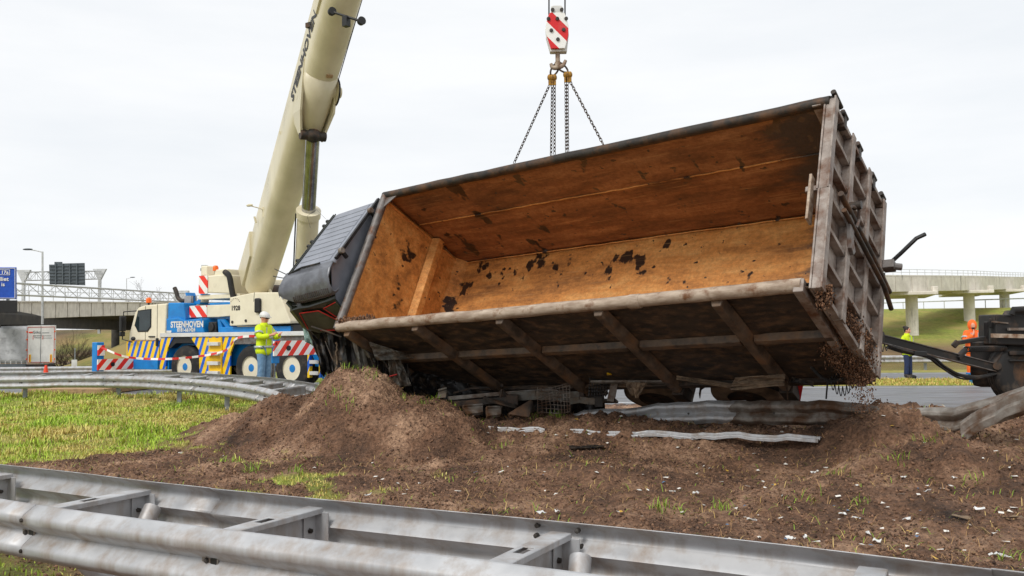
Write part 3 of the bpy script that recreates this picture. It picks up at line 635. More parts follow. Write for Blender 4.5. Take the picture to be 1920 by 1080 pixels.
k=MB(); k.bar(bsn(-60,500)+V((0,.2,0)),bsn(-60,588)+V((0,.2,0)),.15,.15,(0,1,0)); k.bar(bsn(10,505)+V((0,.3,0)),bsn(10,570)+V((0,.3,0)),.15,.15,(0,1,0)); k.build('mounting_bracket','truss_white',bs)
# lamp posts
def lamp(label,px,d,ytop,zb,arm,ra=.075):
    b=at(px,632,d); b.z=zb; t=lamp_top=at(px,ytop,d); z=t.z-zb
    g=thing('street_lamp',label,'street lamp',Matrix.Translation(b)); k=MB(); k.tube([(0,0,0),(0,0,z*.5),(-.08,0,z)],[ra*1.5,ra*1.2,ra],10); k.build('pole','pole_grey',g,smooth=True)
    k=MB(); k.tube([(-.08,0,z-.05),(arm*.5,0,z+.08),(arm,0,z+.18)],ra*.6,8); k.build('arm','pole_grey',g,smooth=True)
    k=MB(); k.ball((arm*1.15,0,z+.2),(.42,.16,.08)); k.build('lamp_head','sign_back',g,smooth=True)
lamp('tall slender street lamp standing behind the grey lorry trailer',79,69,471,-1.4,-1.1)
lamp('small distant street lamp beyond the overpass railing',237,140,522,2,.8,.05)
# chimney
c=at(383,560,260); ch=thing('chimney','white factory chimney with a grey band far behind the crane','chimney',Matrix.Translation((c.x,c.y,0)))
z=lambda y:at(383,y,260).z
k=MB(); k.lathe((0,0,0),(0,0,1),[(0,1.15),(z(508),.95),(z(507.9),.95)],20); k.build('shaft','pole_grey',ch,smooth=True)
k=MB(); k.lathe((0,0,z(508)),(0,0,1),[(0,1.15),(z(503)-z(508),1.15)],20); k.build('band','sign_back',ch,smooth=True)
k=MB(); k.lathe((0,0,z(503)),(0,0,1),[(0,.95),(z(497)-z(503),.95)],20); k.build('top','pole_grey',ch,smooth=True)
# ------------------------------------------------------------ viaduct on the right
vd=thing('viaduct','concrete viaduct on round columns with a slim railing above the grass bank','viaduct',Matrix.Translation((28,65,0)))
vo=V((28,65,0)); pts=[(1380,52,556),(1560,58,551),(1711,65,548),(1820,73,545.5),(1887,84,543.5),(1960,100,541),(2030,125,541)]
path=resample(cat([at(x,y,d)-vo for x,d,y in pts],8),2.6)
for a,b in zip(path,path[1:]):
    t=(b-a).normalized(); k=MB(); k.bar(a+t*.05+V((0,0,.6)),b-t*.05+V((0,0,.6)),.3,1.1); k.build('fascia_panel','concrete',vd,bevel=.02)
sdv=V((.35,.94,0))
k=MB(); k.loft([[p+V((0,0,.05)),p+V((0,0,.9)),p+sdv*9+V((0,0,.9)),p+sdv*9+V((0,0,.05))] for p in path]); k.build('deck_slab','concrete',vd)
k=MB(); k.loft([[p+V((0,-.2,1.16)),p+V((0,-.2,1.28)),p+V((0,.35,1.28)),p+V((0,.35,1.16))] for p in path]); k.build('coping','concrete',vd)
for z_ in (1.5,1.72):
    k=MB(); k.tube([p+V((0,.05,z_)) for p in path],.022,5); k.build('handrail','truss_white',vd)
rp=resample(path,1.3)
for p in rp:
    k=MB(); k.bar(p+V((0,.05,1.25)),p+V((0,.05,1.72)),.03,.03,(1,0,0)); k.build('railing_post','truss_white',vd)
for (x,d,y),(fx,fy) in zip(pts[2:5],((1711,640),(1820,612),(1887,580))):
    top=at(x,y,d)-vo; 
    for q in (0,):
        c=top+sdv*(1.2+q); k=MB(); k.cyl(c+V((0,0,-6)),c+V((0,0,-.1)),.44,n=24); k.build('column','concrete',vd,smooth=True)
    k=MB(); k.box(top+sdv*3.6+V((0,0,-.1)),(3.2,9,.26),Matrix.Rotation(-.35,3,'Z')); k.build('crosshead','concrete',vd,bevel=.05)
    k=MB(); k.box(top+sdv*-.1+V((1.6,-.1,.12)),(.4,.4,.6)); k.build('corbel','concrete',vd,bevel=.05)
far=thing('guard_rail','thin white railing along the crest of the grass bank behind the viaduct','guard rail',Matrix.Translation((40,84,3.4)))
k=MB(); pr=[(x,0,.0) for x in range(-14,40,2)]
k.tube([V((x,y,.75+.02*x)) for x,y,_ in pr],.06,5); k.build('rail','truss_white',far)
for x,y,_ in pr:
    k=MB(); k.bar((x,y,-.3),(x,y,.72+.02*x),.06,.06,(1,0,0)); k.build('post','truss_white',far)
# ------------------------------------------------------------ shrubs and bare trees
def shrub(name,label,cat_,p,h,n,spread,twig=3,r0=.05,group=None):
    g=thing(name,label,cat_,Matrix.Translation(p),group); tr=MB(); cw=MB()
    def grow(a,d,L,r,dep):
        b=a+d*L; m=(a+b)/2+V((random.uniform(-1,1),random.uniform(-1,1),0))*L*.08
        (tr if dep<1 else cw).tube([a,m,b],[r,r*.8,r*.6],5 if dep<1 else 3,caps=False)
        if dep<twig:
            for _ in range(random.randint(2,4)):
                e=(d+V((random.uniform(-1,1),random.uniform(-1,1),random.uniform(-.3,.7)))*.75).normalized(); grow(b if random.random()<.6 else m,e,L*random.uniform(.5,.8),r*.55,dep+1)
    for _ in range(n):
        a=random.uniform(0,6.28); d=V((math.cos(a)*spread,math.sin(a)*spread,1)).normalized(); grow(V((random.uniform(-.3,.3),random.uniform(-.3,.3),-.1)),d,h*random.uniform(.3,.45),r0,0)
    tr.build('trunk','bark',g); cw.build('crown','bark',g)
for px,d,h,lb in ((112,74,3.4,'bare brown shrub growing on the slope right behind the lorry trailer'),(128,76,3.8,'tall bare shrub under the overpass edge behind the lorry'),(146,78,3.0,'bare brown shrub on the bank beneath the dark bridge soffit'),(168,79,2.6,'low tangled shrub on the bank below the overpass'),(190,80,2.2,'small twiggy shrub high on the bank below the overpass'),(215,79,1.6,'tiny twiggy shrub near the crane cab on the earth bank')):
    p=at(px,632,d); p.z=bp(p.x,p.y); shrub('bare_shrub',lb,'shrub',p,h,9,.7,4,.04,'leafless shrubs on the bank below the overpass')
p=at(262,570,170); p.z=2; shrub('bare_tree','leafless tree rising behind the gantry and overpass','tree',p,8.5,2,.3,5,.2)
# ------------------------------------------------------------ overturned tipper lorry (local: x forward, y left = down side, z up; rim at z 0)
TM=frame((3.45393,9.50056,3.24942),(-.80192065,.59546827,-.04838193),(-.24178667,-.39753485,-.88515831),(-.5463172,-.69812863,.4627677))
TI=TM.inverted()
tk=thing('tipper_lorry','overturned black tipper lorry with rusty open body hanging from the crane','lorry',TM)
def tl(px,py,d): return TI@at(px,py,d)
BL,HW,FZ=7.27,1.2,-2.15
def dent(a,b,s,amp): return float(fbm(np.array([a]),np.array([b]),4,s)[0])*amp
k=MB(); k.grid(lambda u,v:(u*BL,-HW+2*HW*v,FZ+dent(u*9,v*4,41,.03)),60,20)
body=k.build('tipper_body','rust_bed',tk,smooth='all',solid=.02)
k=MB(); k.grid(lambda u,v:(u*BL,-HW-.01+dent(u*11,v*5,43,.055*(1.2-v)),FZ*v),80,26); k.build('side_wall','rust_wall_shaded',body,smooth='all',solid=.015)
k=MB(); k.grid(lambda u,v:(u*BL,HW+.01,FZ*v),8,4); k.build('side_wall','rust_bed',body,solid=.006)
k=MB(); k.grid(lambda u,v:(u*BL,HW+.045+dent(u*14,v*5,47,.05),(FZ-.15)*v),70,22); o=k.build('outer_panel','wall_outer',body,smooth='all',solid=.006)
k=MB(); k.grid(lambda u,v:(u*BL,-HW-.06,(FZ-.15)*v),10,4); k.build('outer_panel','wall_outer',body,solid=.006)
k=MB(); k.grid(lambda u,v:(BL+dent(u*5,v*5,45,.03),-HW+2*HW*u,FZ*v),24,22); k.build('front_wall','rust_bed',body,smooth='all',solid=.015)
k=MB(); k.bx(BL+.05,BL+.08,-HW-.05,HW+.05,FZ-.15,-.02); k.build('front_outer_panel','wall_outer',body)
for z_ in (-.85,-2.12):
    k=MB(); k.tube([(x,-HW+.005+(.02 if z_<-2 else 0)+random.uniform(-.004,.004),z_+random.uniform(-.006,.006)) for x in np.arange(.02,BL,.12)],.011,6); k.build('weld_seam','rust_bed',body)
k=MB(); k.tube([(BL-.01,-HW+.05,-.05),(BL-.01,-HW+.05,FZ)],.015,6); k.build('weld_seam','rust_bed',body)
# chamfer plate between front wall and floor
k=MB(); k.prism([(BL-.16,-HW,FZ+.015),(BL-.01,-HW,FZ+.2),(BL-.01,-HW,FZ+.015)],(0,2*HW,0)); k.build('corner_plate','rust_bed',body)
# transverse beam on the front wall
k=MB(); k.prism([(BL-.02,-HW+.02,-1.24),(BL-.17,-HW+.02,-1.28),(BL-.17,-HW+.02,-1.42),(BL-.02,-HW+.02,-1.5)],(0,2*HW-.04,0)); k.build('front_beam','rust_bed',body,bevel=.012)
# rims
rl=lambda a,b,n:[V(a)+(V(b)-V(a))*i/n for i in range(n+1)]
k=MB(); k.tube([p+V((0,random.uniform(-.006,.006),random.uniform(-.008,.008)-.03*math.sin(math.pi*i/30))) for i,p in enumerate(rl((.12,HW+.03,0),(BL+.02,HW+.03,0),30))],.078,14); k.build('rim_pipe','rim_pipe',body,smooth=True)
k=MB(); k.cyl((2.05,HW+.03,-.03),(2.2,HW+.03,-.03),.088,n=14); k.build('pipe_collar','rim_pipe',body,smooth=True,bevel=.005)
k=MB(); k.tube(rl((BL+.02,-HW-.03,0),(BL+.02,HW+.08,0),10),.07,12); k.build('rim_pipe','grey_steel',body,smooth=True)
k=MB(); k.tube([p+V((0,random.uniform(-.006,.006),random.uniform(-.006,.006))) for p in rl((0,-HW-.04,0),(BL+.05,-HW-.04,0),24)],.068,12); k.build('rim_pipe','dark_steel',body,smooth=True)
k=MB(); k.prism([(BL-.02,-HW,.02),(BL-.30,-HW,.02),(BL-.02,-HW+.24,.02)],(0,0,-.015)); k.build('corner_gusset','grey_steel',body)
# outside ribs of the low side wall
for x in (1.10,2.64,4.17,5.70,7.12):
    k=MB(); k.prism([(x-.085,HW+.05,-.06),(x+.085,HW+.05,-.06),(x+.05,HW+.17,-.06),(x-.05,HW+.17,-.06)],(0,0,FZ-.16)); k.build('side_rib','rib_steel',body,bevel=.012)
    k=MB(); k.bx(x-.09,x+.09,HW+.02,HW+.19,FZ-.5,FZ-.222); k.build('rib_foot','dark_steel',body,bevel=.01)
xs=[.1,1.02,1.19,2.55,2.73,4.08,4.26,5.61,5.79,7.03]
for a,b in zip(xs[::2],xs[1::2]):
    k=MB(); k.prism([(a,HW+.05,-.97),(a,HW+.14,-1.0),(a,HW+.14,-1.1),(a,HW+.05,-1.13)],(b-a,0,0)); k.build('side_stringer','rib_steel',body,bevel=.008)
k=MB(); k.bx(.02,BL,HW+.03,HW+.11,FZ-.2,FZ-.1); k.build('bottom_stringer','wall_outer',body,bevel=.01)
for x in np.arange(.3,7.2,.62):
    k=MB(); k.bx(x-.05,x+.05,-HW,HW,FZ-.17,FZ-.02); k.build('cross_member','chassis_black',body)
# rear frame post and tailgate doors
k=MB(); k.bx(.09,.2,HW-.02,HW+.14,FZ-.2,.06); k.build('corner_post','gate_steel',body,bevel=.01)
k=MB(); k.bx(.09,.2,-HW-.10,-HW+.02,FZ-.2,.05); k.build('corner_post','gate_steel',body,bevel=.01)
def gate_door(y0,y1,dx,dz,nz=4):
    zb=FZ-.08; k=MB(); k.bx(-.05+dx,-.03+dx,y0,y1,zb+dz,dz); d=k.build('tailgate_door','gate_steel',tk)
    for i in range(nz):
        z_=dz-.04+(zb+.08)*i/(nz-1); k=MB(); k.bx(-.15+dx,-.052+dx,y0,y1,z_-.03,z_+.03); k.build('frame_bar','gate_steel',d,bevel=.006)
        k=MB(); k.bx(-.172+dx,-.152+dx,y0-.01,y1+.01,z_-.06,z_+.06); k.build('bar_flange','gate_steel',d,bevel=.004)
    for y in np.linspace(y0+.03,y1-.03,4):
        for i in range(nz-1):
            za=dz-.04+(zb+.08)*i/(nz-1)-.035; zz=dz-.04+(zb+.08)*(i+1)/(nz-1)+.035
            k=MB(); k.bx(-.14+dx,-.052+dx,y-.028,y+.028,zz,za); k.build('frame_bar','gate_steel',d,bevel=.006)
    return d
GX=.09
d1=gate_door(-HW-.06,.02,GX,.04); d2=gate_door(.05,HW+.12,GX-.035,.08)
_n0=set(o.name for o in bpy.data.objects)
k=MB(); k.bx(-.14,.10,-.04,.03,-1.9,.02); k.build('door_post','gate_steel',d2,bevel=.008)
k=MB(); k.box((.02,.16,.04),(.03,.60,.14)); k.build('wear_plate','rim_pipe',d2,bevel=.004)
for i,z_ in enumerate((-.05,-.42,-1.05,-1.7,-2.15)):
    k=MB(); k.cyl((-.13,-HW-.14,z_-.06-(.14 if i==0 else 0)),(-.13,-HW-.14,z_+.1),.032,n=10); k.bx(-.15,-.06,-HW-.13,-HW+.05,z_-.03,z_+.05); k.build('hinge','dark_steel',d1,smooth=True)
# latch gear in the middle of the gate
k=MB(); k.tube([(-.24,.0,-.15),(-.24,.02,-.75),(-.25,.05,-1.4),(-.24,.08,-2.25)],.035,10); k.build('lock_rod','dark_steel',d2,smooth=True)
k=MB(); k.tube([(-.24,.12,-.3),(-.25,.14,-.9),(-.27,.2,-1.9),(-.26,.3,-2.3)],.03,10); k.build('lock_rod','dark_steel',d2,smooth=True)
k=MB(); k.prism([(-.2,-.10,-.55),(-.2,.06,-.5),(-.2,.42,-.62),(-.2,.46,-.72),(-.2,.38,-.78),(-.2,.30,-.70),(-.2,.02,-.66)],(-.05,0,0)); k.build('latch_lever','grey_steel',d2,bevel=.006)
k=MB(); k.tube([(-.26,-.06,-.5),(-.3,-.1,-.62),(-.28,-.02,-.72),(-.26,.1,-.7)],.02,8); k.build('latch_hook','grey_steel',d2,smooth=True)
k=MB(); k.cyl((-.16,-.12,-.58),(-.34,-.12,-.58),.05,n=12); k.build('latch_pin','dark_steel',d2,smooth=True)
k=MB(); k.box((-.24,-.28,-2.2),(.14,.12,.14)); k.cyl((-.24,-.28,-2.2),(-.38,-.28,-2.26),.045,n=10); k.build('clamp','grey_steel',d1,bevel=.01)
for o in bpy.data.objects:
    if o.name not in _n0: o.location.x+=GX
k=MB(); k.tube([tl(1632,522,11.9),tl(1655,506,11.8),tl(1690,474,11.7),tl(1718,447,11.6),tl(1735,439,11.6)],.028,8); k.build('bent_bar','black_plastic',tk,smooth=True)
k=MB(); k.prism([tl(1638,508,11.9),tl(1660,512,11.85),tl(1640,528,11.9)],(0,.04,0)); k.build('bar_bracket','dark_steel',tk)
# chassis
for s in (-1,1):
    k=MB(); k.prism([(.1,s*.42-.04,-2.42),(9.2,s*.42-.04,-2.42),(9.2,s*.42-.04,-2.7),(.1,s*.42-.04,-2.74)],(0,.08,0)); k.build('chassis_rail','chassis_black',tk,bevel=.01)
for x in (.2,.9,2.55,4.2,5.6,7.0):
    k=MB(); k.bx(x-.05,x+.05,-.39,.39,-2.68,-2.46); k.build('cross_beam','chassis_black',tk)
TYRE=[(-.5,.52),(-.5,.72),(-.46,.88),(-.40,.955),(-.30,.985),(-.27,.965),(-.24,.99),(-.1,1.0),(-.08,.975),(-.05,1.0),(.05,1.0),(.08,.975),(.1,1.0),(.24,.99),(.27,.965),(.30,.985),(.40,.955),(.46,.88),(.5,.72),(.5,.52)]
def wheel(root,c,ax,r,w,tmat,rmat,hmat,nuts=8,lug=0):
    c=V(c); ax=V(ax).normalized(); k=MB(); k.lathe(c,ax,[(o*w,q*r) for o,q in TYRE],36,False)
    if lug:
        u=ax.orthogonal().normalized(); v=ax.cross(u)
        for i in range(lug):
            a=2*math.pi*i/lug; rd=u*math.cos(a)+v*math.sin(a); tg=ax.cross(rd); Mx=Matrix((ax,tg,rd)).transposed()
            for s in (-1,1): k.box(c+ax*s*w*.30+rd*r*.985,(w*.34,r*.08,r*.025),Mx)
    t=k.build('wheel',tmat,root,smooth=True)
    k=MB(); k.lathe(c,ax,[(w*.40,.57*r),(w*.45,.565*r),(w*.44,.53*r),(w*.38,.515*r),(w*.08,.49*r),(0,.42*r),(w*.02,.32*r),(w*.1,.27*r),(w*.12,.01)],28); k.build('rim',rmat,t,smooth=True)
    k=MB(); k.lathe(c+ax*w*.10,ax,[(0,.215*r),(w*.26,.20*r),(w*.32,.16*r),(w*.33,.01)],18); k.build('hub',hmat,t,smooth=True)
    u=ax.orthogonal().normalized(); v=ax.cross(u)
    for i in range(nuts):
        a=2*math.pi*i/nuts; k=MB(); p=c+(u*math.cos(a)+v*math.sin(a))*.30*r+ax*w*.03; k.cyl(p,p+ax*w*.20,.038*r,n=6); k.build('wheel_nut','bolt',t)
    return t
for x in (1.85,3.25):
    for s in (-1,1):
        wheel(tk,(x,s*1.08,-2.93),(0,s,0),.52,.30,'muddy_rubber','dark_steel','dark_steel',0); wheel(tk,(x,s*.74,-2.93),(0,-s,0),.52,.30,'muddy_rubber','dark_steel','dark_steel',0)
    k=MB(); k.cyl((x,-.9,-2.93),(x,.9,-2.93),.09,n=10); k.ball((x,0,-2.93),.24); k.build('axle','chassis_black',tk,smooth=True)
for s in (-1,1): wheel(tk,(8.1,s*1.0,-2.9),(0,s,0),.52,.32,'muddy_rubber','dark_steel','dark_steel',8,40)
for x in (1.85,3.25):      # mudguards of the low side
    k=MB(); k.loft([[(x+.66*math.cos(a),y_,-2.93+.66*math.sin(a)) for y_ in (.6,1.27)] for a in np.linspace(R(12),R(168),12)],closed=False,caps=False); k.build('mudguard','crumpled_black',tk,smooth=True,solid=.01)
k=MB(); k.bx(4.2,5.4,.5,1.1,-3.05,-2.5); k.build('side_box','chassis_black',tk,bevel=.03)
k=MB(); k.cyl((5.6,.85,-2.75),(7.0,.85,-2.75),.32,n=20); k.build('fuel_tank','crumpled_grey',tk,smooth=True,bevel=.02)
for z_ in (-2.62,-2.95):
    k=MB(); k.bx(3.95,7.3,1.2,1.24,z_-.05,z_+.05); k.build('side_guard_rail','galv_dirty',tk,bevel=.006)
k=MB(); k.bx(.15,.25,-1.0,1.0,-2.95,-2.83); k.build('underrun_bar','chassis_black',tk,bevel=.01)
k=MB(); k.bx(.1,.2,.55,1.0,-2.75,-2.6); k.build('lamp_bar','chassis_black',tk,bevel=.01)
# rear lamp, reflector board, mud flap cloth, hoses seen below the body
def quad_sheet(name,c4,mat,parent,amp,seed,nu=14,nv=10,sol=.006,smooth=True):
    A,B,C_,D_2=[V(p) for p in c4]; n=((B-A).cross(D_2-A)).normalized()
    def fn(u,v):
        p=(A*(1-u)+B*u)*(1-v)+(D_2*(1-u)+C_*u)*v
        return p+n*(dent(u*4,v*4,seed,amp)+abs(dent(u*9,v*2,seed+3,amp))*.8)+(B-A)*dent(u*2+9,v*2,seed+5,.25)*min(1,4*v*(1-v)+.3)
    k=MB(); k.grid(fn,nu,nv); return k.build(name,mat,parent,smooth=False,solid=sol)
k=MB(); k.bar(tl(1478,693,11.1),tl(1503,697,11.1),.1,.12); k.build('lamp_housing','black_plastic',tk,bevel=.01)
k=MB(); k.bar(tl(1482,697,11.04),tl(1500,700,11.04),.03,.07); k.build('rear_lamp','red_lens',tk,bevel=.006)
k=MB(); k.bar(tl(1500,700,11.3),tl(1491,750,11.4),.13,.02,(0,1,0)); k.build('reflector_board','red_paint',tk)
k=MB(); k.bar(tl(1494,700,11.36),tl(1484,750,11.46),.08,.02,(0,1,0)); k.build('board_back','black_plastic',tk)
quad_sheet('torn_mudflap',[tl(1368,732,10.9),tl(1378,708,10.9),tl(1472,702,10.8),tl(1470,724,10.8)],'tan_cloth',tk,.12,5)
quad_sheet('torn_mudflap',[tl(1268,712,11.5),tl(1268,704,11.5),tl(1390,722,11.2),tl(1392,732,11.2)],'tan_cloth',tk,.08,8)
quad_sheet('torn_mudflap',[tl(1172,716,12),tl(1212,718,11.9),tl(1196,748,12),tl(1182,742,12)],'tan_cloth',tk,.1,11)
quad_sheet('torn_mudflap',[tl(1478,716,10.9),tl(1486,706,10.9),tl(1526,716,10.6),tl(1524,724,10.6)],'crumpled_black',tk,.08,13)
k=MB(); k.tube([tl(1520,688,10.7),tl(1540,708,10.6),tl(1556,716,10.6),tl(1582,712,10.5)],.022,8); k.build('air_hose','black_rubber',tk,smooth=True)
k=MB(); k.tube([tl(1552,714,10.6),tl(1550,735,10.6),tl(1549,748,10.6)],.012,6); k.build('air_hose','black_rubber',tk)
def coil(a,b,n,r,sag,w=.006):
    a=V(a);b=V(b); P=[]
    for i in range(n*10+1):
        t=i/(n*10); p=a+(b-a)*t; p=p+TI.to_3x3()@V((0,0,-sag*4*t*(1-t))); ang=t*n*2*math.pi
        P.append(p+TI.to_3x3()@V((math.cos(ang)*r*.3,math.cos(ang)*r*.6,math.sin(ang)*r)))
    return MB().tube(P,w,5)
coil(tl(1556,714,10.6),tl(1600,716,10.5),6,.06,.12).build('coiled_cable','black_plastic',tk,smooth=True)
coil(tl(1558,712,10.6),tl(1580,694,10.6),4,.035,0).build('coiled_cable','black_plastic',tk,smooth=True)
coil(tl(1634,640,11.6),tl(1664,650,12),4,.05,.05).build('coiled_cable','black_plastic',tk,smooth=True)
k=MB(); k.tube([tl(1630,640,10.9),tl(1630,665,10.8),tl(1640,682,10.8)],.03,8); k.build('bent_pipe','dark_steel',tk,smooth=True)
k=MB(); k.tube([tl(1475,712,11),tl(1477,750,11.1)],.01,5); k.build('hanging_chain','chain_steel',tk)
for px,d in ((1150,12.6),(1298,12.4)):
    k=MB(); k.bar(tl(px+4,712,d),tl(px-6,752,d),.1,.02,(0,1,0)); k.build('mounting_plate','galv_dirty',tk)
k=MB(); k.bar(tl(1108,716,12.6),tl(1250,716,12.1),.03,.05); k.build('trim_strip','galv_dirty',tk)
k=MB(); k.bar(tl(1138,701,12.4),tl(1158,700,12.4),.02,.04); k.build('side_marker','yellow',tk)
# perforated step plate: strips with gaps
for i in range(7):
    k=MB(); a=tl(1106+i*5.2,708+i*.2,12.7); b=tl(1104+i*5.2,744,12.7); k.bar(a,b,.016,.008,(0,1,0)); k.build('grating_bar','chassis_black',tk)
for i in range(6):
    k=MB(); k.bar(tl(1104,712+i*6,12.69),tl(1138,711+i*6,12.69),.008,.016); k.build('grating_bar','chassis_black',tk)
# cab, twisted round its long axis; a forward, b across, h up from the roof sheet
TW=R(18); C_0=V((7.46,-1.16,.0)); E1=V((.995,.09,-.03)).normalized(); E2=V((-.08,math.cos(TW),math.sin(TW))).normalized(); E3=E1.cross(E2)
def cb(a,b,h): return C_0+E1*a+E2*b+E3*h
prof_f=[(1,0),(.98,-.03),(.9,-.2),(.8,-.5)]
def roof_ring(a,da):   # cross-section of cab at forward distance a, dropped by da
    return [cb(a,b,h-da) for b,h in [(-.22,-1.4),(-.2,-.45),(-.12,-.12),(.0,-.015),(.1,0),(1.5,0),(1.56,-.012)]]
ka=[(0,.05),(.03,.0),(.5,0),(.95,.0),(1.08,.02),(1.18,.08),(1.28,.22),(1.34,.5)]
k=MB(); k.loft([roof_ring(a,d) for a,d in ka],closed=False,caps=False); cab=k.build('cab','roof_grey',tk,smooth=True,solid=.02)
n_r=10
for i in range(n_r):
    b0=.06+i*.146; k=MB(); k.prism([cb(.12,b0,.004),cb(.92,b0,.004),cb(.92,b0+.128,.004),cb(.12,b0+.128,.004)],E3*.014); k.build('roof_panel','roof_grey',cab,bevel=.006)
k=MB(); k.bar(cb(1.0,.0,.012),cb(1.0,1.56,.012),.012,.02,E3); k.bar(cb(1.05,.0,.012),cb(1.05,1.56,.012),.012,.02,E3); k.build('roof_seam','cab_black',cab)
k=MB(); k.bar(cb(-.01,-.05,0),cb(-.01,1.5,0),.05,.05,E3); k.build('rear_edge','black_plastic',cab)
# side deflector on the low edge
def defl(a,s): return [cb(a,1.55,-.005),cb(a,1.68,-.03*s-.005),cb(a,1.82,-.09*s-.01),cb(a,1.90,-.18*s-.02),cb(a,1.93,-.30*s-.03),cb(a,1.90,-.36*s-.03),cb(a,1.80,-.38*s-.03)]
k=MB(); k.loft([defl(a,s) for a,s in ((.02,.85),(.1,.97),(.25,1),(.78,1),(.96,.9),(1.08,.6),(1.14,.3))],closed=False,caps=False); k.build('side_deflector','deflector_grey',cab,smooth=True,solid=.02)
for i in range(20):
    a=.1+i*.042; k=MB(); k.tube([cb(a,1.925,-.22),cb(a+.02,1.945,-.29),cb(a+.05,1.92,-.385)],.006,4); k.build('deflector_slat','grey_steel',cab)
k=MB(); k.loft([[cb(a,b,h-dd) for b,h in [(1.84,-.38),(1.93,-.46),(1.95,-.8),(1.9,-1.02),(1.8,-1.12)]] for a,dd in ((.12,0),(.35,.0),(.75,.02),(.95,.0),(1.12,.0),(1.2,.02))],closed=False,caps=False); k.build('door_skin','cab_black',cab,smooth=True,solid=.02)
k=MB(); k.prism([cb(.56,1.965,-.56),cb(.98,1.965,-.52),cb(1.08,1.965,-.86),cb(.95,1.955,-1.0),cb(.44,1.955,-1.02),cb(.3,1.965,-.86)],E2*.012); k.build('side_window','smoked_glass',cab,bevel=.004)
k=MB(); k.prism([cb(.1,1.965,-.48),cb(.42,1.965,-.54),cb(.26,1.965,-.86),cb(.1,1.965,-.98)],E2*.012); k.build('rear_side_window','smoked_glass',cab,bevel=.004)
for a,b in (((.56,-.56),(.98,-.52)),((.98,-.52),(1.08,-.86)),((.56,-.56),(.3,-.86)),((.42,-.54),(.26,-.86)),((.42,-.54),(.1,-.48)),((.44,-1.02),(.85,-.94))):
    k=MB(); k.bar(cb(a[0],1.982,a[1]),cb(b[0],1.982,b[1]),.012,.012,E2); k.build('window_trim','red_trim',cab)
k=MB(); k.loft([[cb(1.34-.10*b-.1*max(0,-h-.9),b,h) for b in (-.15,.6,1.3,1.8,1.93)] for h in (-.3,-.8,-1.15)],closed=False,caps=False); k.build('windscreen','smoked_glass',cab,smooth=True,solid=.01)
k=MB(); k.prism([cb(.16,-.2,-1.4),cb(.05,-.2,-.2),cb(.05,.0,-.04),cb(.12,1.55,-.04),cb(.2,1.85,-.4),cb(.3,1.85,-1.2)],E1*-.02); k.build('rear_wall','roof_grey',cab)
k=MB(); k.bx(7.34,7.43,-.9,.9,-1.6,-.35); k.build('gap_cover','black_plastic',cab,bevel=.02)
for a,b in ((-.06,.32),(-.06,1.36)):
    k=MB(); k.lathe(cb(a,b,.03),-E1,[(-.05,.02),(-.03,.045),(.03,.05),(.04,.045),(.04,.01)],12); k.build('work_lamp','galv_dirty',cab,smooth=True); k=MB(); k.bar(cb(a,b,-.12),cb(a,b,.02),.05,.05,E1); k.build('lamp_bracket','black_plastic',cab)
for b in (.05,.18,.62,.74,1.12):
    k=MB(); k.ball(cb(1.22,b,-.06),(.05,.035,.05)); k.bar(cb(1.22,b,-.06),cb(1.14,b,-.08),.03,.03,E3); k.build('marker_lamp','black_plastic',cab,smooth=True)
for b,(qa,qh) in ((1.5,(.25,.10)),(1.58,(.3,.02))):
    k=MB(); k.ball(cb(1.18,b,-.06),.045); k.tube([cb(1.18,b,-.06),cb(1.18+qa,b-.06,qh)],.008,5); k.build('antenna','black_plastic',cab)
k=MB(); k.tube([cb(1.12,.14,.05),cb(1.3,.02,.22),cb(1.5,.1,.2),cb(1.4,.3,.06)],.003,4); k.build('antenna_wire','black_plastic',cab)
k=MB(); k.tube([cb(.3,1.56,.03),cb(.75,1.53,.03),cb(1.05,1.57,.0),cb(1.2,1.6,-.06)],.016,6); k.build('roof_cable','black_rubber',cab)
# torn lower half of the cab: drapes with long folds, crushed sheets
def drape(name,c4,mat,seed,folds,amp,nu=40,nv=26,sol=.008,tear=.0):
    A,B,C2,D2=[V(p) for p in c4]; n=((B-A).cross(D2-A)).normalized(); rr=random.Random(seed); ph=[rr.uniform(0,6) for _ in range(4)]
    def fn(u,v):
        w=u+.10*math.sin(3*v+ph[0])+.05*math.sin(7*v+ph[1])
        p=(A*(1-u)+B*u)*(1-v)+(D2*(1-u)+C2*u)*v
        f=abs(math.sin(w*folds*math.pi+ph[2]))*.6+abs(math.sin(w*folds*2.3+v*4+ph[3]))*.4
        return p+n*(amp*(f-.5)*(.4+.6*v)+dent(u*3,v*3,seed,amp*1.2))+(D2-A)*(tear*dent(u*7,.5,seed+9,1)*v)
    k=MB(); k.grid(fn,nu,nv); return k.build(name,mat,tk,smooth=True,solid=sol)
def T4(l,d): return [tl(x,y,d+(dd[0] if dd else 0)) for x,y,*dd in l]
drape('torn_panel',T4([(568,600),(632,598),(650,748),(612,716)],14.7),'crumpled_black',101,4,.28,tear=.5)
drape('torn_panel',T4([(606,596),(672,606),(700,748),(640,752)],14.2),'crumpled_black',102,3,.22)
drape('torn_panel',T4([(648,600),(690,618),(735,742),(690,748)],13.9),'crumpled_grey',103,3,.16,tear=.4)
drape('torn_panel',T4([(640,600),(700,622),(742,668),(690,672)],13.6),'crumpled_grey',104,3,.14)
drape('torn_panel',T4([(690,640),(760,662),(776,672),(706,676)],13.4),'crumpled_grey',105,2,.10)
drape('torn_panel',T4([(700,668),(760,668),(782,748),(730,748)],13.9),'crumpled_black',106,4,.25,tear=.4)
drape('torn_panel',T4([(728,674),(750,672),(772,724),(732,726)],13.5),'crumpled_grey',107,2,.12)
drape('torn_panel',T4([(756,690),(880,700),(900,750),(770,752)],14.2),'crumpled_black',108,5,.3)
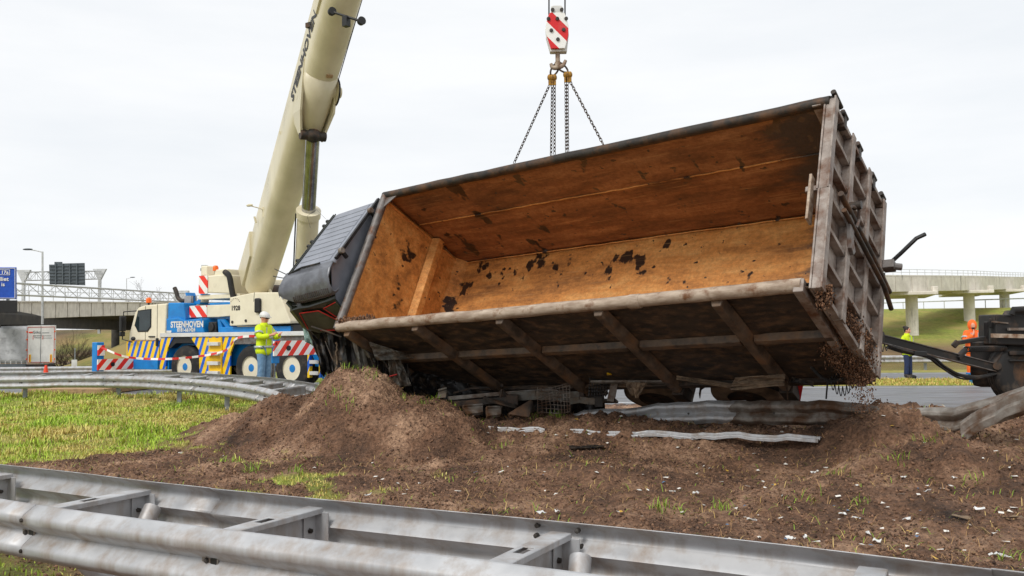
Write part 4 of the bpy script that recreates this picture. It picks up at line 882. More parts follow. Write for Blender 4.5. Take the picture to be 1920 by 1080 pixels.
drape('dark_backing',T4([(820,716),(1130,706),(1135,790),(830,800)],14.1),'crumpled_black',109,9,.25,60,14)  # dark sheet added for the darkness and black chassis under the body
drape('shattered_window',T4([(566,604),(586,606),(598,656),(572,640)],15.0),'cracked_glass',110,2,.06,14,12)
for a,b,r_ in (((584,612),(640,632),.014),((655,610),(705,690),.014),((700,640),(745,735),.014),((610,640),(640,700),.009)):
    k=MB(); k.tube([tl(a[0],a[1],13.9),tl((a[0]+b[0])/2+random.uniform(-6,6),(a[1]+b[1])/2+random.uniform(-5,5),13.7),tl(b[0],b[1],13.7)],r_,6); k.build('bent_bar','dark_steel',tk,smooth=True)
k=MB(); k.tube([tl(631+random.uniform(-1.5,1.5),642+i*4.6,13.95) for i in range(20)],[random.uniform(.008,.022) for _ in range(20)],6); k.build('torn_edge','tan_cloth',tk)
for y0,y1,x0,x1 in ((610,630,660,692),(706,702,730,745)):
    k=MB(); k.bar(tl(x0,y0,13.4),tl(x1,y1,13.4),.012,.02); k.build('red_line','red_trim',tk)
# soil clinging to the low rear corner, and crumbs falling from it
P=[];r_=[]
def at_n(px,py,d): q=at(px,py,d); return (q.x,q.y,q.z)
for i in range(17000):
    t=random.random()**.8; cx=1566+t*42; cy=585+t*118; w=20+20*math.sin(t*3)
    P.append(at_n(cx+random.gauss(0,w*.45),cy+random.gauss(0,10),9.75+.6*t+random.uniform(-.15,.15))); r_.append(random.uniform(.003,.011))
for i in range(700):
    x=random.uniform(1530,1560); y=535+abs(random.gauss(0,16)); P.append(at_n(x,y,9.0+random.uniform(-.05,.05))); r_.append(random.uniform(.004,.012))
for i in range(420):
    t=random.random(); P.append(at_n(random.gauss(1618,14),700+t*75,10.2+random.uniform(-.3,.3))); r_.append(random.uniform(.003,.009))
for i in range(1800):
    t=random.random(); P.append(at_n(1552+t*70+random.gauss(0,6),560+t*120+random.gauss(0,8),9.45+.75*t)); r_.append(random.uniform(.004,.011))
for i in range(500):
    t=random.random(); P.append(at_n(1588+t*22+random.gauss(0,5),470+t*170,10.6+random.uniform(-.1,.1))); r_.append(random.uniform(.004,.011))
for i in range(420):
    t=random.random(); P.append(at_n(640+t*60+random.gauss(0,4),603+random.gauss(0,3)-t*4,13.25-.2*t)); r_.append(random.uniform(.006,.022))
for i in range(300): P.append(at_n(random.gauss(643,9),random.gauss(545,7),13.9)); r_.append(random.uniform(.01,.03))
lumps('clinging_soil','damp soil clinging to and crumbling off the lorry body and cab corner',np.array(P),np.array(r_),lambda n:lin(70,48,34)*(1-rng.random((n,1)))+lin(136,100,74)*rng.random((n,1)),flat=1.5)
# ------------------------------------------------------------ mobile crane (local: x forward, y left = towards the median, z up)
CM=frame((-5.865,26.43,0),(-.861,.5086,0),(-.5086,-.861,0),(0,0,1)); CI=CM.inverted()
cr_=thing('mobile_crane','blue, yellow and cream three-axle mobile crane with raised telescopic boom','crane',CM)
def cl(px,py,d): return CI@at(px,py,d)
Ys=1.25
def side(poly,y=Ys,th=.05): return MB().prism([(x,y,z) for x,z in poly],(0,-th,0))
k=MB(); k.bx(-2.3,7.35,-.95,.95,.75,1.45); k.build('carrier_frame','cyan_blue',cr_,bevel=.02)
k=MB(); k.bx(-2.2,5.8,-1.22,1.22,1.66,1.74); k.build('deck','grey_steel',cr_)
k=MB(); k.bx(-1.5,5.82,1.19,1.29,1.66,1.79); k.build('deck_edge','panel_white',cr_,bevel=.01)
k=MB(); k.bx(-1.5,5.82,-1.29,-1.19,1.66,1.79); k.build('deck_edge','panel_white',cr_,bevel=.01)
for x in (0,1.70,4.70):
    for s in (-1,1): wheel(cr_,(x,s*1.02,.70),(0,s,0),.69,.42,'black_rubber','cream','cyan_blue',10)
    k=MB(); k.cyl((x,-.9,.7),(x,.9,.7),.12,n=10); k.build('axle','chassis_black',cr_)
for s in (1,-1):
    side([(4.38,1.65),(3.98,1.25),(3.93,.45),(2.55,.45),(2.55,1.15),(2.28,1.65)],s*Ys,s*.05).build('fender_panel','stripe_yb',cr_)
    side([(5.86,1.65),(5.2,1.65),(5.48,1.3),(5.58,.62),(5.86,.62)],s*Ys,s*.05).build('fender_panel','stripe_yb',cr_)
    side([(2.26,1.65),(2.42,1.42),(-1.3,1.42),(-1.3,1.65)],s*(Ys-.02),s*.05).build('mudguard','grey_steel',cr_)
    side([(5.22,1.65),(5.5,1.3),(5.36,1.3),(5.1,1.46),(4.25,1.46),(4.05,1.28),(3.99,1.3),(4.36,1.65)],s*(Ys-.02),s*.7).build('mudguard','black_plastic',cr_)
k=MB(); k.bx(5.5,5.86,-1.1,1.18,.6,1.62); k.build('inner_fender','cyan_blue',cr_)
# side ladder
for z_ in (.55,.85,1.15,1.45):
    k=MB(); k.bx(2.92,3.42,Ys-.005,Ys+.16,z_-.07,z_+.04); k.build('step','panel_white',cr_,bevel=.006)
k=MB(); k.bx(2.88,3.46,Ys+.002,Ys+.05,.5,1.62); k.build('step_frame','yellow',cr_)
# rear ladder and blue box
for x in (-.72,-1.16):
    k=MB(); k.bx(x-.04,x+.04,Ys-.1,Ys+.02,.45,1.12); k.build('ladder_rail','stripe_yb',cr_)
for z_ in (.58,.9):
    k=MB(); k.bx(-1.11,-.77,Ys-.08,Ys+.04,z_-.05,z_+.05); k.build('step','panel_white',cr_,bevel=.005)
k=MB(); k.bx(-2.1,-1.21,.4,Ys,.42,1.15); k.build('tool_box','cyan_blue',cr_,bevel=.02)
# cab of the carrier
prof=[(7.47,1.55),(7.44,1.8),(7.16,2.5),(6.98,2.66),(6.7,2.72),(5.56,2.76),(5.62,1.55)]
k=MB(); k.prism([(x,1.25,z) for x,z in prof],(0,-2.5,0)); cabn=k.build('driver_cab','cream',cr_,bevel=.04)
k=MB(); k.prism([(7.49,1.255,z) if False else (x,1.255,z) for x,z in [(7.5,.98),(7.5,1.53),(5.9,1.53),(5.9,.98)]],(0,-2.51,0)); k.build('cab_skirt','stripe_yb',cabn)
k=MB(); k.bx(7.5,7.56,-1.2,1.27,.95,1.56); k.build('corner_bumper','yellow',cabn,bevel=.01)
wp=[(7.08,1.98),(7.16,2.06),(6.98,2.56),(6.30,2.60),(6.30,2.0),(6.48,1.84),(6.98,1.84)]
side(wp,1.262,.02).build('window_frame','black_plastic',cabn)
side([(6.72+(x-6.72)*.9,2.22+(z-2.22)*.9) for x,z in wp],1.27,.015).build('door_window','window_glass',cabn)
k=MB(); k.loft([[(7.49-.42*t,y,1.85+.68*t) for y in (-1.1,0,1.1)] for t in (0,.5,1)],closed=False,caps=False); k.build('windscreen','window_glass',cabn,solid=.01)
k=MB(); k.bx(6.1,6.4,1.26,1.29,1.66,1.7); k.build('door_handle','black_plastic',cabn); k=MB(); k.box((5.98,1.27,1.5),(.1,.05,.26)); k.build('grab_handle','black_plastic',cabn,bevel=.01)
k=MB(); k.tube([(6.6,1.257,1.56),(6.6,1.257,2.7)],.006,4); k.tube([(6.0,1.257,1.56),(6.0,1.257,2.74)],.006,4); k.build('door_seam','black_plastic',cabn)
k=MB(); k.box((7.42,1.52,2.12),(.12,.2,.5)); k.box((7.44,1.52,1.78),(.1,.18,.16)); k.build('mirror','black_plastic',cabn,bevel=.03)
k=MB(); k.tube([(7.1,1.2,2.55),(7.4,1.5,2.52),(7.42,1.52,2.1),(7.45,1.5,1.6),(7.2,1.3,1.5)],.02,6); k.build('mirror_arm','black_plastic',cabn)
k=MB(); k.ball((7.0,1.42,1.62),(.1,.06,.07)); k.build('kerb_mirror','black_plastic',cabn,smooth=True)
def beacon(p,par):
    k=MB(); k.cyl(p,V(p)+V((0,0,.1)),.035,n=8); b=k.build('beacon_base','black_plastic',par); k=MB(); k.lathe(V(p)+V((0,0,.1)),(0,0,1),[(0,.09),(.12,.09),(.17,.06),(.18,.01)],12); k.build('beacon_lens','orange_lens',par,smooth=True)
beacon((6.85,.95,2.72),cabn)
# front bumper box with outrigger
k=MB(); k.bx(5.9,7.36,.98,1.31,.60,.97); k.build('outrigger_box','cyan_blue',cr_,bevel=.015)
def outrigger(x,y1,z0,z1,post_z1,flip):
    k=MB(); k.bx(x-.14,x+.14,-1.2,y1,z0+.04,z1-.04); b=k.build('outrigger_beam','cyan_blue',cr_,bevel=.01)
    s=-1     # board faces the rear, towards the median
    k=MB(); k.bx(x-.19,x-.15,1.31,y1+.02,z0,z1); k.build('warning_board','stripe_rw_y',b)
    k=MB(); k.cyl((x-.19,y1-.5,(z0+z1)/2),(x-.22,y1-.5,(z0+z1)/2),.07,n=16); k.build('board_cap','black_plastic',b)
    k=MB(); k.bx(x-.13,x+.13,y1-.24,y1+.02,z0-.2,post_z1); k.build('jack_housing','cyan_blue',b,bevel=.02)
    k=MB(); k.bx(x-.17,x-.135,y1-.24,y1+.0,z1+.12,post_z1-.1); k.build('jack_plate','stripe_rw_y',b)
    k=MB(); k.cyl((x,y1-.11,.2),(x,y1-.11,z0),.08,n=14); k.build('jack_rod','chrome',b,smooth=True)
    k=MB(); k.lathe((x,y1-.11,.178 if x>0 else .128),(0,0,1),[(0,.3),(.05,.28),(.12,.12),(.14,.02)],18); k.build('jack_foot','chassis_black',b,smooth=True)
outrigger(7.32,2.58,.62,.97,1.52,1); outrigger(-1.15,3.18,1.13,1.53,1.72,1)
text('number_plate_digit','4',.13,'black_plastic',cr_,Matrix.Translation((-1.348,3.12,1.45))@Matrix(((0,0,-1,0),(-1,0,0,0),(0,1,0,0),(0,0,0,1))))
# bodywork behind the cab
side([(5.56,1.79),(5.54,2.78),(4.78,2.76),(4.70,2.28),(4.68,1.79)],1.2,1.9).build('engine_hood','cyan_blue',cr_,bevel=.03)
side([(4.95,1.79),(5.54,1.79),(5.54,2.26),(4.9,2.28),(4.7,2.2),(3.84,2.24),(3.74,1.79)],1.265,1.1).build('tool_locker','cyan_blue',cr_,bevel=.03)
TXS=Matrix(((-1,0,0,0),(0,0,1,0),(0,1,0,0),(0,0,0,1)))   # text plane facing +y, reading towards -x
text('lettering','STEENHOVEN',.27,'white_paint',cr_,Matrix.Translation((4.52,1.275,2.05))@TXS,bold=.01,sx=.92)
text('lettering','✆ 0181-661424' if False else '0181-661424',.17,'white_paint',cr_,Matrix.Translation((4.55,1.275,1.88))@TXS,bold=.007,sx=.95)
k=MB(); k.bx(5.28,5.52,1.262,1.27,1.80,1.87); k.build('data_plate','white_paint',cr_)
k=MB(); k.cyl((5.05,.7,2.74),(5.05,.7,3.0),.2,n=18); k.build('silencer','chrome',cr_,smooth=True)
k=MB(); k.tube(cat([(5.2,.7,2.86),(5.5,.7,2.86),(5.68,.7,2.96),(5.76,.7,3.14),(5.86,.7,3.3)],5),.07,12); k.build('exhaust_pipe','dark_steel',cr_,smooth=True)
k=MB(); k.bx(3.3,3.66,.75,1.15,1.76,2.12); k.cyl((3.5,1.15,1.95),(3.5,1.2,1.95),.13,n=14); k.build('hydraulic_motor','black_plastic',cr_,bevel=.03)
side([(3.2,2.2),(3.05,2.2),(2.55,1.79),(2.75,1.79)],1.1,.1).build('brace','cyan_blue',cr_); side([(3.0,1.79),(3.2,2.2),(3.3,2.2),(3.25,1.79)],1.1,.6).build('brace','cyan_blue',cr_)
k=MB(); k.bx(.0,3.2,-.9,1.15,1.76,1.95); k.build('slew_platform','cyan_blue',cr_,bevel=.02)
k=MB(); k.cyl((1.3,0,1.76),(1.3,0,2.12),.95,n=32); k.build('slew_ring','chassis_black',cr_,smooth=True)
k=MB(); k.bx(-1.3,0.1,.3,1.15,1.78,1.98); k.build('rear_grating','black_plastic',cr_)
# hook cradle and stowed jib beam
k=MB(); R0=V((4.9,.55,3.06)); arc=[(R0.x+.40*math.cos(a),R0.y,R0.z+.30*math.sin(a)) for a in np.linspace(R(190),R(350),12)]
k.loft([[V(p)+V((0,y_,z_)) for y_,z_ in ((-.15,0),(.15,0),(.15,-.1),(-.15,-.1))] for p in arc]); k.build('boom_cradle','white_paint',cr_,smooth=True)
side([(5.3,3.12),(5.25,3.12),(5.1,2.82),(4.7,2.82),(4.55,3.05),(4.5,3.05),(4.6,2.72),(5.2,2.72)],.72,.35).build('cradle_bracket','cyan_blue',cr_)
side([(4.72,2.28),(4.72,2.66),(2.7,2.66),(2.7,2.3),(3.4,2.27)],1.0,.4).build('ballast_beam','cream',cr_,bevel=.02)
side([(4.72,2.285),(4.72,2.655),(3.9,2.65),(3.9,2.285)],1.02,.018).build('warning_board','stripe_rw_x',cr_)
k=MB(); k.bx(2.7,3.9,.55,.9,2.67,2.74); k.build('walkway','cyan_blue',cr_)
# superstructure
ss=side([(2.55,1.98),(2.55,2.86),(1.5,2.98),(.45,2.95),(.0,2.1),(.0,2.02)],1.28,.9).build('operator_cab','cream',cr_,bevel=.03)
text('lettering','1928',.2,'black_plastic',ss,Matrix.Translation((2.28,1.285,2.52))@TXS,bold=.006)
k=MB()
for i in range(7):
    a=R(20+i*23); k.ball((2.3-.2*math.cos(a),1.285,2.68+.14*math.sin(a)),.014,6,4)
k.build('emblem','grey_steel',ss)
k=MB(); k.box((1.28,1.33,2.58),(.24,.08,.44)); k.build('mirror','black_plastic',ss,bevel=.04)
k=MB(); k.tube([(1.28,1.3,2.4),(1.2,1.28,2.2)],.015,6); k.build('mirror_arm','black_plastic',ss)
for x,z_ in ((1.83,2.13),(2.42,2.1)):
    k=MB(); k.cyl((x,1.28,z_),(x,1.3,z_),.045,n=12); k.build('lock','bolt',ss)
k=MB(); k.lathe((.38,1.2,2.84),(-.3,.7,0),[(-.1,.03),(-.06,.09),(.04,.1),(.06,.09),(.06,.01)],14); k.build('work_lamp','chrome',ss,smooth=True)
k=MB(); k.tube([(1.47,1.285,2.98),(1.5,1.285,2.7)],.006,4); k.build('panel_seam','black_plastic',ss)
# counterweight, winch frame
side([(4.35,3.08),(4.35,3.52),(4.15,3.62),(3.1,3.62),(3.0,3.0)],.9,1.5).build('counterweight','cream',cr_,bevel=.04)
side([(4.4,3.04),(4.38,3.62),(3.98,3.62),(3.98,3.04)],.93,.02).build('warning_board','stripe_rw_x',cr_)
k=MB(); k.bx(2.6,4.5,-.5,.85,2.86,3.0); k.build('counterweight_plate','cream',cr_,bevel=.02)
k=MB(); k.bx(4.1,4.4,.4,.85,3.62,3.95); k.build('winch_block','cream',cr_,bevel=.04)
k=MB(); k.bx(3.15,3.75,.3,.85,3.6,3.8); k.build('winch_block','cream',cr_,bevel=.03)
beacon((3.75,.8,3.66),cr_)
k=MB(); k.tube(cat([(3.2,.9,3.7),(2.95,.95,3.55),(2.85,.95,3.2),(2.75,.95,2.85)],5),.09,10); k.build('hose_bundle','black_rubber',cr_,smooth=True)
# slewed frame arms beside the boom foot (built along the boom's bearing)
BB=cl(487,515,27.2); hook_w=at(1045,60,12.4); TT=CI@V((hook_w.x,hook_w.y+.3,18.0))
ba=(TT-BB).normalized(); CR=CI.to_3x3(); bs_=(CR@V((.864,.503,0))).normalized(); bu=ba.cross(bs_).normalized()
if bu.z<0: bu=-bu
fd=V((ba.x,ba.y,0)).normalized()      # horizontal bearing of the boom
slew=V((1.3,0,0))
def sf(a,s,z): return slew+fd*a+bs_*s+V((0,0,z))
for s in (-.62,.56):
    k=MB(); k.prism([sf(-1.9,s,2.6),sf(-2.0,s,3.55),sf(-1.75,s,3.75),sf(-1.3,s,3.7),sf(.2,s,2.95),sf(1.15,s,2.6),sf(1.15,s,2.1),sf(-1.2,s,2.1)],bs_*.07); k.build('side_frame','cream',cr_,bevel=.02)
k=MB(); k.prism([sf(-2.3,-.6,2.9),sf(-2.3,-.6,3.5),sf(-1.4,-.6,3.5),sf(-1.2,-.6,2.5)],bs_*1.2); k.build('winch_house','cream',cr_,bevel=.03)
k=MB(); k.cyl(sf(-1.0,-.5,3.0),sf(-1.0,.5,3.0),.3,n=20); k.build('winch_drum','dark_steel',cr_,smooth=True)
k=MB(); k.box(sf(.6,.75,2.7),(.5,.5,.9)); k.build('pump_box','cream',cr_,bevel=.03); beacon(tuple(sf(.6,.75,3.15)),cr_)
# boom
def bpt(t,s,u): return BB+(TT-BB)*t+bs_*s+bu*u
def bring(t,w,h):
    o=[]
    for a in np.linspace(0,math.pi,13): o.append(bpt(t,-w*math.cos(a),-h*.28-w*.92*math.sin(a)))     # rounded belly
    for s,u in ((w,h*.40),(w*.86,h*.5),(-w*.86,h*.5),(-w,h*.40)): o.append(bpt(t,s,u))
    return o
bm_=None
for i,(t0,t1,w,h) in enumerate(((-.015,.52,.45,.98),(.52,.70,.39,.86),(.70,.86,.33,.74),(.86,.985,.27,.64))):
    k=MB(); k.loft([bring(t0,w*(.93 if i==0 else 1),h*(.95 if i==0 else 1)),bring(t0+.1,w,h),bring(t1,w,h)]); o=k.build('boom' if i==0 else 'boom_section','boom_cream',cr_ if i==0 else bm_,smooth=True)
    if i==0: bm_=o
    k=MB(); k.loft([bring(t1-.012,w*1.05,h*1.04),bring(t1+.002,w*1.05,h*1.04)]); k.build('boom_collar','boom_cream',bm_,smooth=True)
k=MB(); k.prism([bpt(.975,-.3,.35),bpt(1.02,-.3,.3),bpt(1.03,-.3,-.35),bpt(.985,-.3,-.6),bpt(.96,-.3,-.3)],bs_*.6); k.build('boom_head','boom_cream',bm_,bevel=.03)
for s in (-.16,.16):
    k=MB(); k.lathe(bpt(1.012,s-.03,-.25),bs_,[(0,.3),(.02,.27),(.04,.27),(.06,.3)],24); k.build('head_sheave','dark_steel',bm_,smooth=True)
# lettering along the flat left flank
q0=bpt(.285,-.455,-.02); Mt=Matrix((ba,bu,-bs_)).transposed().to_4x4()
tx=Mt.copy(); 
if Mt.to_3x3().determinant()<0: tx=Matrix((ba,-bu,-bs_)).transposed().to_4x4()
text('lettering','STEENHOVEN',.40,'black_plastic',bm_,Matrix.Translation(bpt(.358,-.462,.0))@tx,shear=.0,bold=.014,sx=1.05)
# details on the boom
k=MB(); k.prism([bpt(0.282,-.44,-.2),bpt(0.322,-.47,-.35),bpt(0.360,-.47,-.1),bpt(0.312,-.47,-.82),bpt(0.275,-.3,-1.02)],bs_*.06); k.build('cylinder_bracket','boom_cream',bm_,bevel=.01)
k=MB(); k.prism([bpt(0.282,.38,-.2),bpt(0.322,.41,-.35),bpt(0.360,.41,-.1),bpt(0.312,.41,-.82),bpt(0.275,.24,-1.02)],bs_*.06); k.build('cylinder_bracket','boom_cream',bm_,bevel=.01)
k=MB(); k.loft([[bpt(0.350,-.44*math.cos(a),-.27-.43*math.sin(a)) for a in np.linspace(.15,2.99,14)],[bpt(0.312,-.47*math.cos(a),-.30-.47*math.sin(a)) for a in np.linspace(.15,2.99,14)],[bpt(0.282,-.22*math.cos(a),-.82-.22*math.sin(a)) for a in np.linspace(.15,2.99,14)]],closed=False,caps=False); k.build('bracket_shell','boom_cream',bm_,smooth=True,solid=.02)
ct=bpt(.282,0,-.98); cbm=sf(1.35,0,2.2)
dcy=(ct-cbm); m_=cbm+dcy*.60
k=MB(); k.cyl(cbm,m_,.30,n=24); k.build('lift_cylinder','boom_cream',cr_,smooth=True)
k=MB(); k.cyl(m_-dcy*.012,m_+dcy*.022,.34,n=24); k.build('cylinder_gland','boom_cream',cr_,smooth=True)
k=MB(); k.cyl(m_,ct,.19,n=20); k.build('cylinder_rod','chrome',cr_,smooth=True)
k=MB(); k.cyl(ct-bs_*.34,ct+bs_*.34,.13,n=14); k.ball(ct,.22); k.build('pivot_pin','dark_steel',cr_,smooth=True)
k=MB(); k.tube([cbm+bs_*-.33,m_+bs_*-.35],.02,6); k.build('hydraulic_line','chassis_black',cr_)
def onb(px,py,d): return cl(px,py,d)
sh=onb(622,172,22.6); k=MB(); k.lathe(sh-bs_*.08,bs_,[(0,.18),(.08,.2),(.14,.2),(.15,.36),(.20,.36),(.21,.2),(.32,.14),(.33,.01)],24); k.build('hose_reel','boom_cream',bm_,smooth=True)
k=MB(); k.lathe(sh+bs_*.075,bs_,[(0,.37),(.045,.37)],24); k.build('reel_rope','black_rubber',bm_,smooth=True)
k=MB(); k.tube([onb(634,152,22.3),onb(655,80,21.6),onb(680,-4,20.9),onb(760,-300,18.5)],.012,5); k.build('control_rope','black_plastic',bm_)
fa,fb_=onb(622,22,20.4),onb(677,40,20.0)
k=MB(); k.tube([fa,fb_],.03,8); k.box((fa+fb_)/2-V((0,0,.12)),(.14,.14,.24)); k.build('lamp_bar','black_plastic',bm_)
for p in (fa,fb_):
    k=MB(); k.lathe(p-fd*.08,fd,[(0,.04),(.04,.09),(.14,.1),(.16,.09),(.16,.01)],14); k.build('flood_lamp','black_plastic',bm_,smooth=True)
for px,py,d in ((533,298,24.0),(536,292,24.0)):
    k=MB(); k.box(onb(px,py,d),(.12,.3,.42),Matrix((bs_,bu,ba)).transposed()); k.build('boom_bracket','boom_cream',bm_,bevel=.02)
k=MB(); k.tube([onb(497,395,25.2),onb(485,390,25.1),onb(466,385,25)],.015,5); k.ball(onb(468,385,25),(.14,.04,.04)); k.box(onb(497,398,25.2),(.12,.12,.3)); k.build('boom_camera','boom_cream',bm_)
for px,py,d in ((480,418,25.6),(528,258,23.8)):
    k=MB(); k.tube([onb(px,py,d),onb(px-2,py-8,d),onb(px-3,py-12,d)],.03,6); k.build('cable_guide','boom_cream',bm_)
k=MB(); k.tube([onb(585,45,21.6),onb(590,25,21.5),onb(598,2,21.3),onb(620,-60,20.8)],.02,6); k.box(onb(585,47,21.6),(.3,.16,.12)); k.build('limit_switch','dark_steel',bm_)
k=MB(); k.box(onb(606,3,21.0),(.3,.25,.6),Matrix((bs_,bu,ba)).transposed()); k.build('boom_bracket','boom_cream',bm_,bevel=.02)
for px,py in ((600,138),(618,143)):
    k=MB(); k.box(onb(px,py,21.85),(.16 if px==618 else .3,.03,.09),Matrix((bs_,bu,ba)).transposed()); k.build('data_plate','wood',bm_)
k=MB(); k.prism([bpt(-.02,-.5,-.1),bpt(-.02,-.5,.62),bpt(.06,-.5,.55),bpt(.04,-.5,-.1)],bs_*1.0); k.build('boom_foot','boom_cream',bm_,bevel=.02)
# ------------------------------------------------------------ hook block and chains
hx=thing('hook_block','red and white striped crane hook block hanging above the lorry','hook block',Matrix.Translation(hook_w))
hp_=lambda px,py:V(((px-1045)/FPX*12.4,0,-(py-60)/FPX*12.4))
outl=[(1031,28),(1058,28),(1062,40),(1065,52),(1065,70),(1058,96),(1032,96),(1024,70),(1023,50),(1028,33)]
for y_,nm in ((-.11,'cheek_plate'),(.07,'cheek_plate')):
    k=MB(); k.prism([hp_(*p)+V((0,y_,0)) for p in outl],(0,.04,0)); k.build(nm,'stripe_hook',hx,bevel=.008)
k=MB(); k.prism([hp_(1031,100)+V((0,-.065,0)),hp_(1062,100)+V((0,-.065,0)),hp_(1066,68)+V((0,-.065,0)),hp_(1064,45)+V((0,-.065,0)),hp_(1024,45)+V((0,-.065,0)),hp_(1024,72)+V((0,-.065,0))],(0,.13,0)); k.build('block_core','white_paint',hx,bevel=.01)
k=MB(); k.prism([hp_(1033,28)+V((0,-.1,0)),hp_(1033,16)+V((0,-.1,0)),hp_(1037,14)+V((0,-.1,0)),hp_(1052,14)+V((0,-.1,0)),hp_(1056,18)+V((0,-.1,0)),hp_(1056,28)+V((0,-.1,0))],(0,.03,0)); k.build('top_plate','white_paint',hx,bevel=.006)
for p in ((1028,40),(1061,40),(1044.5,40),(1033,62),(1056,61),(1045,79),(1036,23),(1053,23)):
    k=MB(); q=hp_(*p); k.lathe(q+V((0,-.108,0)),(0,-1,0),[(0,.028),(.02,.026),(.022,.004)],10); k.build('bolt','bolt',hx)
k=MB(); k.lathe(hp_(1045,52)+V((0,-.05,0)),(0,1,0),[(0,.15),(.02,.13),(.08,.13),(.1,.15)],20); k.build('sheave','dark_steel',hx,smooth=True)
k=MB(); k.cyl(hp_(1045,98),hp_(1045,119),.034,n=12); k.build('shank','rim_pipe',hx,smooth=True)
hk=cat([hp_(1045,118),hp_(1047,126),hp_(1055,123),hp_(1060,114)],5); hk2=cat([hp_(1045,118),hp_(1043,127),hp_(1035,127),hp_(1032,120)],5)
for h_ in (hk,hk2):
    k=MB(); k.tube(h_,[.045-.0015*i for i in range(len(h_))],10); k.build('hook','rim_pipe',hx,smooth=True)
k=MB()
for px in (1029.5,1059.5):
    a=hook_w+hp_(px,45); b=CM@bpt(1.012,.16 if px>1040 else -.16,-.25)
    k.tube([a-hook_w,b-hook_w],.011,6)
k.build('hoist_rope','black_plastic',hx)
def chain_mesh(a,b,pitch=.05,r=.0065):
    a=V(a);b=V(b);d=(b-a);L=d.length;d.normalize();u=d.orthogonal().normalized();w=d.cross(u);k=MB();n=int(L/pitch)
    for i in range(n):
        c=a+d*(i+.5)*L/n; s=u if i%2 else w
        P=[c+d*math.cos(t)*pitch*.72+s*math.sin(t)*pitch*.36 for t in np.linspace(0,2*math.pi,9)]
        k.tube(P,r,4,caps=False)
    return k
def sling(label,mx,my,legs):
    p0=hook_w+hp_(mx,my); g=thing('chain_sling',label,'chain sling',Matrix.Translation(p0),'chain slings on the crane hook')
    o=hook_w+hp_(1045,121)-p0
    k=MB(); cxy=(o+V((0,0,-.0)))*.5; L=o.length*.62; dd=o.normalized(); s=dd.cross(V((0,1,0))).normalized()
    k.tube([cxy+dd*math.cos(t)*L+s*math.sin(t)*L*.45+V((0,.01*math.sin(2*t),0)) for t in np.linspace(0,2*math.pi,21)],.014,7,caps=False); k.build('master_ring','chain_steel',g,smooth=True)
    for ex,dx,x_ in legs:
        e=TM@V((x_,-1.31,.03))-p0; s0=V((dx,0,-.05))
        k=MB(); k.ball(s0,(.035,.03,.05)); k.box(s0-V((0,0,.07)),(.04,.03,.08)); k.build('shortening_claw','yellow_chain',g,smooth=True)
        chain_mesh(s0-V((0,0,.1)),e).build('chain','chain_steel',g)
sling('chain sling whose slanting leg pulls at the rim close to the cab',1034,140,[(965,-.035,4.62),(1036,.0,3.95),(1039,.035,3.89)])
sling('chain sling whose slanting leg pulls at the rim close to the tailgate',1061,135,[(1061,-.015,3.69),(1064,.012,3.66),(1130,.05,3.08)])
# ------------------------------------------------------------ wrecked barrier under and beside the lorry
def wreck(name_label,pts,mat,tilt,seg=99,step=.15,side_=1,wob=.014,sc_=1):
    g=thing('wrecked_guard_rail',name_label,'guard rail',None,None); P=resample(cat([at(*p) for p in pts],8),step)
    P=[p+V((random.uniform(-wob,wob),random.uniform(-wob,wob),random.uniform(-wob,wob))) for p in P]
    n=len(P); tl_=[tilt[0]+(tilt[1]-tilt[0])*i/n+random.uniform(-.06,.06) for i in range(n)]
    k=MB(); k.loft(beam(P,side_,tl_,scale=sc_),closed=False,caps=False); k.build('rail_panel',mat,g,smooth=False,solid=.006)
    for i in range(4,n-2,9):
        q=P[i]; k=MB(); k.lathe(q+V((0,-.08,-.15)),(0,-1,0),[(0,.016),(.014,.014),(.016,.003)],7); k.build('bolt','bolt',g)
    return g
wreck('flattened pale guard rail lying along the soil below the lorry wheels',[(1060,778,13.0),(1110,769,12.9),(1180,764,12.6),(1235,756,12.3),(1300,753,12.0),(1400,752,11.6)],'galv',(.35,.1))
wreck('dirty torn guard rail half buried by soil below the tailgate',[(1370,752,11.7),(1450,752,11.3),(1560,752,10.9),(1625,758,10.7),(1700,780,10.4)],'galv_dirty',(.05,-.25))
wreck('muddy guard rail folded into a sharp upward bend before the trailer wheel',[(1640,764,10.6),(1700,764,10.4),(1760,766,10.2),(1790,764,10.05),(1830,752,9.9),(1880,737,9.7),(1930,722,9.5)],'galv_dirty',(.15,-.1))
g=wreck('long muddy rail end propped on the folded barrier at an angle',[(1800,796,9.6),(1840,772,9.5),(1890,748,9.35),(1935,732,9.2)],'galv_dirty',(.9,.9))
k=MB(); k.tube([at(1862,790,9.7),at(1885,765,9.7),at(1898,750,9.8)],.045,8); k.build('post','galv_dirty',g)
wreck('narrow buried guard rail edge showing as a long white strip in the soil',[(1058,807,12.0),(1160,809,11.7),(1290,812,11.3),(1420,815,10.9),(1540,819,10.6)],'galv',(.95,1.1),wob=.02,sc_=.36)
wreck('short buried guard rail edge in the soil close to the heap',[(868,797,12.8),(930,800,12.6),(1025,804,12.3)],'galv',(.95,1.1),wob=.022,sc_=.33)
wreck('small white splinter of guard rail by the green sods',[(772,786,13.1),(800,790,13.0),(860,794,12.9)],'galv_dirty',(1.1,1.4),wob=.03,sc_=.3)
